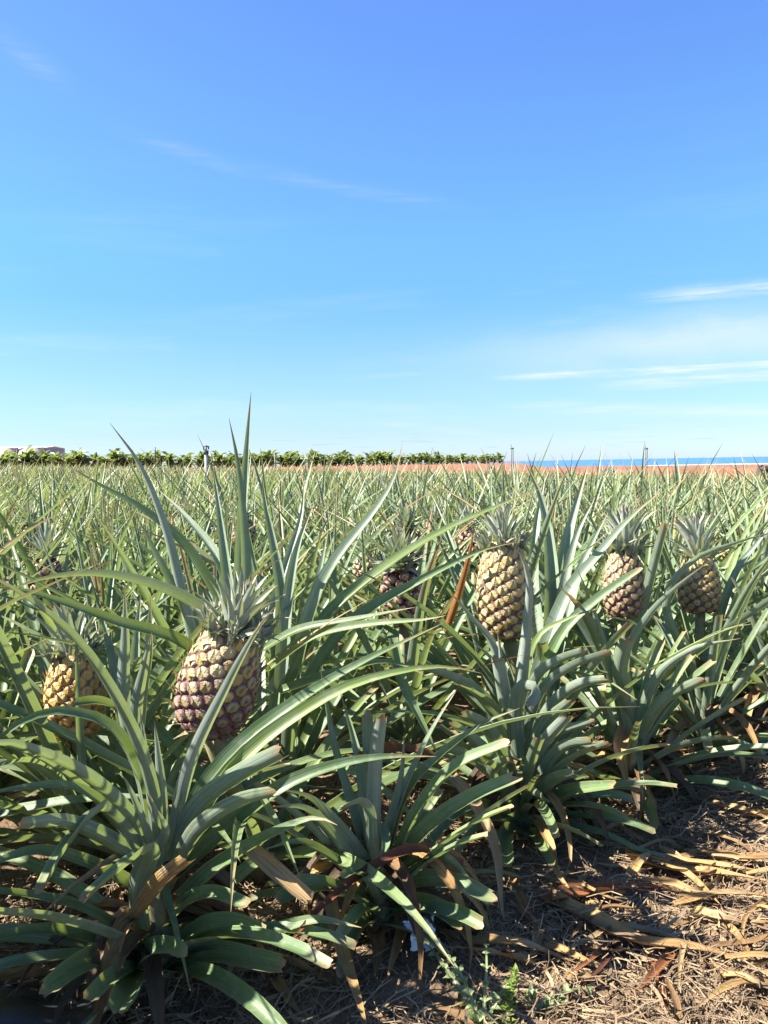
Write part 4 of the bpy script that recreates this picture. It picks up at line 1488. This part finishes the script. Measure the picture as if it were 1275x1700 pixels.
LG = 'dry leaves lying on the path'
L_A = 'curled tan dry leaf lying on the sunlit part of the path'
for pts, w, mat, label in (
    ([(900, 1500), (975, 1545), (1060, 1585), (1150, 1592), (1250, 1608)], 46, DRY, 'longest split golden dry leaf stretched across the sunlit path'),
    ([(1000, 1555), (1080, 1572), (1160, 1582)], 26, DRY, L_A),
    ([(905, 1512), (990, 1500), (1080, 1490), (1130, 1492)], 42, DRYRED, 'dark russet dry leaf bridging shade and sun above the longest golden leaf'),
    ([(1038, 1428), (1100, 1445), (1180, 1452), (1290, 1460)], 26, DRY, L_A),
    ([(1045, 1435), (1120, 1462), (1200, 1470), (1300, 1478)], 28, DRY, L_A),
    ([(1120, 1515), (1200, 1506), (1300, 1500)], 20, DRY, L_A),
    ([(1170, 1345), (1230, 1362), (1300, 1378)], 22, DRY, L_A),
    ([(1095, 1420), (1130, 1450), (1180, 1470)], 22, DRY, L_A),
    ([(1180, 1535), (1220, 1570), (1255, 1612)], 22, DRY, L_A),
    ([(1070, 1598), (1095, 1650), (1112, 1700)], 24, DRYRED, 'russet dry leaf running out from under the longest golden leaf'),
    ([(1118, 1596), (1085, 1640), (1045, 1672)], 22, DRYRED, 'short russet dry leaf crossing another below the longest golden leaf'),
    ([(1000, 1500), (975, 1545), (945, 1572)], 24, DRY, L_A),
    ([(778, 1580), (860, 1592), (960, 1612)], 28, DRY, 'straight brown dry leaf lying across the shade beside the white tissue'),
    ([(730, 1500), (755, 1548), (784, 1585)], 36, DRY, 'broad brown dry leaf standing out of the shade beside the white tissue'),
    ([(840, 1450), (870, 1520), (900, 1590), (905, 1640)], 22, DRY, 'narrow grey-brown dry leaf hanging from the row onto the path'),
    ([(860, 1520), (910, 1570), (962, 1612)], 20, DRY, L_A),
    ([(1020, 1575), (975, 1622), (925, 1640)], 16, DRYRED, L_A),
    ([(1020, 1580), (1000, 1625), (965, 1650)], 16, DRYRED, L_A),
    ([(1290, 1650), (1220, 1662), (1150, 1690)], 22, DRY, L_A),
    ([(1150, 1530), (1200, 1545), (1245, 1545)], 30, DRY, L_A),
    ([(1140, 1560), (1130, 1620), (1125, 1680)], 12, DRY, L_A),
    ([(1290, 1500), (1240, 1540), (1232, 1590)], 14, DRY, L_A),
    ([(620, 1560), (628, 1600), (622, 1640)], 36, DRY, 'drab tan dry leaf hanging to the ground in shade by the tissue'),
    ([(660, 1500), (668, 1560), (650, 1620), (640, 1650)], 34, DRY, 'crumpled grey-brown dry leaf beside the white tissue'),
    ([(0, 1650), (60, 1645), (112, 1640)], 44, DRY, 'curled fawn dry leaf above the black plastic film'),
    ([(420, 1600), (480, 1615), (550, 1640)], 26, DRY, 'brown dry leaf in deep shade under the trimmed rosette'),
    ([(455, 1640), (480, 1675), (510, 1710)], 24, DRY, 'small drab dry leaf in deep shade before the trimmed rosette'),
    ([(1085, 1330), (1150, 1300), (1210, 1268)], 14, DRY, 'olive dry leaf leaning in shade beside the front row'),
    ([(1160, 1235), (1210, 1228), (1262, 1240)], 20, DRY, 'pale dry leaf in shade far along the row'),
    ([(1120, 1400), (1160, 1425), (1195, 1445)], 8, DRY, 'thin grey dry stalk on the path'),
    ([(960, 1310), (1010, 1320), (1080, 1335)], 12, DRY, L_A.replace('sunlit', 'shaded')),
):
    ground_leaf('dry_leaf', pts, w, mat, label, LG if label.startswith(L_A[:22]) else None, wave=.14, bow=random.uniform(.0, .014))

for k in range(46):
    a, b = rng.uniform(880, 1330), rng.uniform(1330, 1720)
    if b < 1330 + (1275 - a) * .42 or (a < 1040 and b > 1640):
        continue
    ang, LL = rng.normal(.12, .45), rng.uniform(70, 230)
    q = [(a + LL * t * math.cos(ang), b + LL * t * .45 * math.sin(ang + .5 * t * rng.normal())) for t in (0, .33, .66, 1)]
    ground_leaf('dry_leaf', q, rng.uniform(8, 19), DRY, L_A, LG, wave=.10, bow=rng.uniform(0, .012), end='c' if rng.random() < .4 else 't', cf=.6, lift=.008 + .014 * rng.random(), twist=rng.normal(0, .5))

# many short scraps, lying at random over the path
SCR = []
for k in range(10):
    L = rng.uniform(.06, .16)
    s = np.linspace(0, 1, 6)
    pts = np.c_[s * L, .03 * L * np.sin(s * 5 + k), .012 * np.sin(s * 3.1) * rng.random()]
    SCR.append(leaf_mesh('dry_leaf', leaf_geo(pts, rng.uniform(.012, .028), 6, 3, .5, 'c' if k % 2 else 't', .8, rng.normal(0, .5), A=(1, 0, 0), wave=.4), DRY))
n = 0
while n < 90:
    x, y = rng.uniform(-.5, 2.3), rng.uniform(1.05, 4.2)
    if RN @ (x, y) > 1.42:
        continue
    q = proj(np.array([[x, y, 0.]]))[0]
    if not (-50 < q[0] < 1330 and q[1] < 1740):
        continue
    o = add('dry_leaf', SCR[int(rng.integers(10))], None, (x, y, float(ground_z(x, y)) + .008), 'short scrap of dry brown leaf among the straw litter', 'dry leaf', 'scraps of dry leaf on the path')
    o.rotation_euler = (rng.normal(0, .15), rng.normal(0, .12), rng.random() * 6.28)
    s = rng.uniform(.6, 1.2)
    o.scale = (s, s, s)
    n += 1

# fine straw, too much to count
NS = 80000
sx = rng.uniform(-1.3, 2.9, NS * 2)
sy = 0.85 + 3.6 * rng.random(NS * 2) ** 1.25
ok = ((RN[0] * sx + RN[1] * sy) < 1.75) & (np.abs(sx) < .62 * sy + .35)
dens = vnoise(sx * 3, sy * 3, 9) + 0.5
ok &= rng.random(len(sx)) < np.clip(dens * 1.8, .3, 1)
sx, sy = sx[ok][:NS], sy[ok][:NS]
N = len(sx)
L = rng.uniform(.015, .085, N)
wd = rng.uniform(.0004, .0011, N) * np.where(rng.random(N) < .1, 2.2, 1)
th = rng.random(N) * 6.283
cv = rng.normal(0, 1.0, N)
VV = np.zeros((N, 4, 2, 3))
px_, py_, ang = sx.copy(), sy.copy(), th.copy()
h0 = rng.random(N) ** 2 * .022
tilt = rng.normal(0, .22, N)
for k in range(4):
    nxv, nyv = -np.sin(ang), np.cos(ang)
    zz = ground_z(px_, py_) + .003 + h0 + np.maximum(tilt * L * k / 3, -h0)
    for e, sg in enumerate((-1, 1)):
        VV[:, k, e, 0] = px_ + sg * nxv * wd
        VV[:, k, e, 1] = py_ + sg * nyv * wd
        VV[:, k, e, 2] = zz + sg * wd * .6
    px_ = px_ + np.cos(ang) * L / 3
    py_ = py_ + np.sin(ang) * L / 3
    ang = ang + cv * .45
o8 = np.arange(N)[:, None] * 8
FF = np.concatenate([np.concatenate([o8 + k * 2, o8 + k * 2 + 1, o8 + k * 2 + 3, o8 + k * 2 + 2], 1) for k in range(3)])
uvs = np.tile(np.array([[e, k / 3] for k in range(4) for e in range(2)]), (N, 1))
add('straw_litter', mesh_from('straw_litter', VV.reshape(-1, 3), FF, (STRAW,), True, uvs, {'rnd': np.repeat(rng.random(N), 8)}), kind='stuff', label='fine pale straw litter covering the path', cat='straw')

# ------------------------------------------------------------------ crumpled tissue, plastic film, weeds
c = G(700, 1580)
V, F = [], []
nu = 13
for j in range(nu):
    for k in range(nu):
        u, v = j / (nu - 1) - .5, k / (nu - 1) - .5
        V.append((u * .048 * (1 + .3 * rng.random()), v * .052, .020 * math.exp(-8 * (u * u + v * v)) + .012 * rng.random() + .008 * math.sin(9 * u + 4 * v)))
for j in range(nu - 1):
    for k in range(nu - 1):
        F.append((j * nu + k, (j + 1) * nu + k, (j + 1) * nu + k + 1, j * nu + k + 1))
add('tissue', mesh_from('tissue', V, F, (PAPER,), False), None, (c[0], c[1], float(ground_z(c[0], c[1])) + .03), 'crumpled white tissue lying in shade under the middle rosette', 'tissue').rotation_euler = (.7, .1, .4)

c = G(20, 1700)
V, F = [], []
for j in range(15):
    for k in range(11):
        u, v = j / 14 - .5, k / 10 - .5
        x, y = c[0] + u * .34 - .03, c[1] + v * .22 - .05
        V.append((x - c[0], y - c[1], float(ground_z(x, y)) - c[2] + .02 + .03 * math.exp(-20 * v * v) + .008 * math.sin(11 * u + 5 * v)))
for j in range(14):
    for k in range(10):
        F.append((j * 11 + k, (j + 1) * 11 + k, (j + 1) * 11 + k + 1, j * 11 + k + 1))
add('plastic_film', mesh_from('plastic_film', V, F, (PLASTIC,)), None, tuple(c), 'strip of black plastic film lying below the trimmed rosette', 'plastic film')

WEED = leaf_material('weed_leaf', [(0.15, 0.21, 0.08), (0.19, 0.25, 0.09), (0.21, 0.26, 0.12)], (0.24, 0.29, 0.16), (0.3, 0.25, 0.1), trans=.3, yellow=.1)
WEEDY = leaf_material('bright_weed_leaf', [(0.13, 0.22, 0.02), (0.19, 0.28, 0.03), (0.16, 0.25, 0.03)], (0.20, 0.29, 0.06), (0.3, 0.3, 0.05), trans=.4, yellow=.2)


def lobed_leaf(pts, w, seed, mat, lobes=7):
    """thistle-like leaf: a midrib strip with toothed lobes down both sides"""
    rg = np.random.default_rng(seed)
    gs = [leaf_geo(pts, w * .35, 10, 2, .3, rnd=.4)]
    c = catmull(pts, 40)
    T = norm(np.gradient(c, axis=0))
    for k in range(lobes):
        i = int(4 + 33 * k / lobes)
        f = 1 - .6 * k / lobes
        for sg in (-1, 1):
            S = norm(np.cross(T[i], [0, 0, 1.])) * sg
            L = w * f * rg.uniform(.6, 1.1)
            q = [c[i], c[i] + S * L * .5 + T[i] * L * .25 + np.array((0, 0, L * .2)), c[i] + S * L + T[i] * L * .6 + np.array((0, 0, rg.normal(0, .25) * L))]
            gs.append(leaf_geo(q, L * .75, 4, 2, .3, rnd=rg.random(), wave=.5, twist=rg.normal(0, .4)))
    return leaf_mesh('leaf', join_geo(gs), mat)


def gp(px, py, lift):
    p = G(px, py)
    return np.array([p[0], p[1], float(ground_z(p[0], p[1])) + lift])


b0 = gp(800, 1715, 0)
wd_ = add('thistle_weed', None, None, tuple(b0), 'pale green thistle weed sprawling towards the white tissue', 'weed')
for k, (pts, w) in enumerate((([(800, 1715, .0), (760, 1670, .03), (722, 1632, .05), (690, 1604, .06)], .024),
                              ([(800, 1715, .0), (775, 1690, .05), (748, 1662, .07), (742, 1645, .05)], .02),
                              ([(800, 1715, .0), (808, 1680, .06), (808, 1650, .08), (812, 1640, .03)], .014),
                              ([(800, 1715, .0), (830, 1695, .04), (850, 1672, .05)], .02))):
    add('leaf', lobed_leaf(np.array([gp(a, b, l) for a, b, l in pts]) - b0, w, 40 + k, WEED), wd_)
add('stem', mesh_from('stem', *tube(np.array([gp(806, 1720, 0), gp(765, 1672, .03), gp(725, 1632, .05)]) - b0 - np.array((0, 0, .003)), [.006, .005, .003], 6), (WEED,), True), wd_)

b0 = gp(838, 1720, 0)
w2 = add('feathery_weed', None, None, tuple(b0), 'bright yellow-green feathery weed sprig standing beside the thistle weed', 'weed')
tip = [(838, 1720, 0), (846, 1700, .03), (852, 1690, .055), (858, 1690, .08)]
c3 = np.array([gp(a, b, l) for a, b, l in tip]) - b0
add('stem', mesh_from('stem', *tube(catmull(c3, 8), np.linspace(.003, .001, 8), 5), (WEEDY,)), w2)
cc = catmull(c3, 30)
for k in range(34):
    q = cc[min(29, 3 + int(k * .78))]
    a = k * 2.4
    L = .018 * (1.25 - k / 40) * rng.uniform(.8, 1.2)
    d3 = np.array((math.cos(a), math.sin(a), rng.uniform(.1, .8)))
    add('leaf', leaf_mesh('leaf', leaf_geo([q, q + d3 * L * .5, q + d3 * L + (0, 0, .002)], .009, 4, 2, .3, wave=.4), WEEDY), w2)

b0 = gp(890, 1690, 0)
w3 = add('grey_weed', None, None, tuple(b0), 'flat grey-green lobed weed lying on the sunlit straw', 'weed')
for k, pts in enumerate(([(890, 1690, 0), (930, 1672, .02), (970, 1662, .02), (1002, 1676, .01)], [(890, 1690, 0), (915, 1685, .02), (950, 1680, .015)],
                         [(890, 1690, 0), (880, 1680, .03), (865, 1690, .02)])):
    add('leaf', lobed_leaf(np.array([gp(a, b, l) for a, b, l in pts]) - b0, .02, 60 + k, WEED, 6), w3)
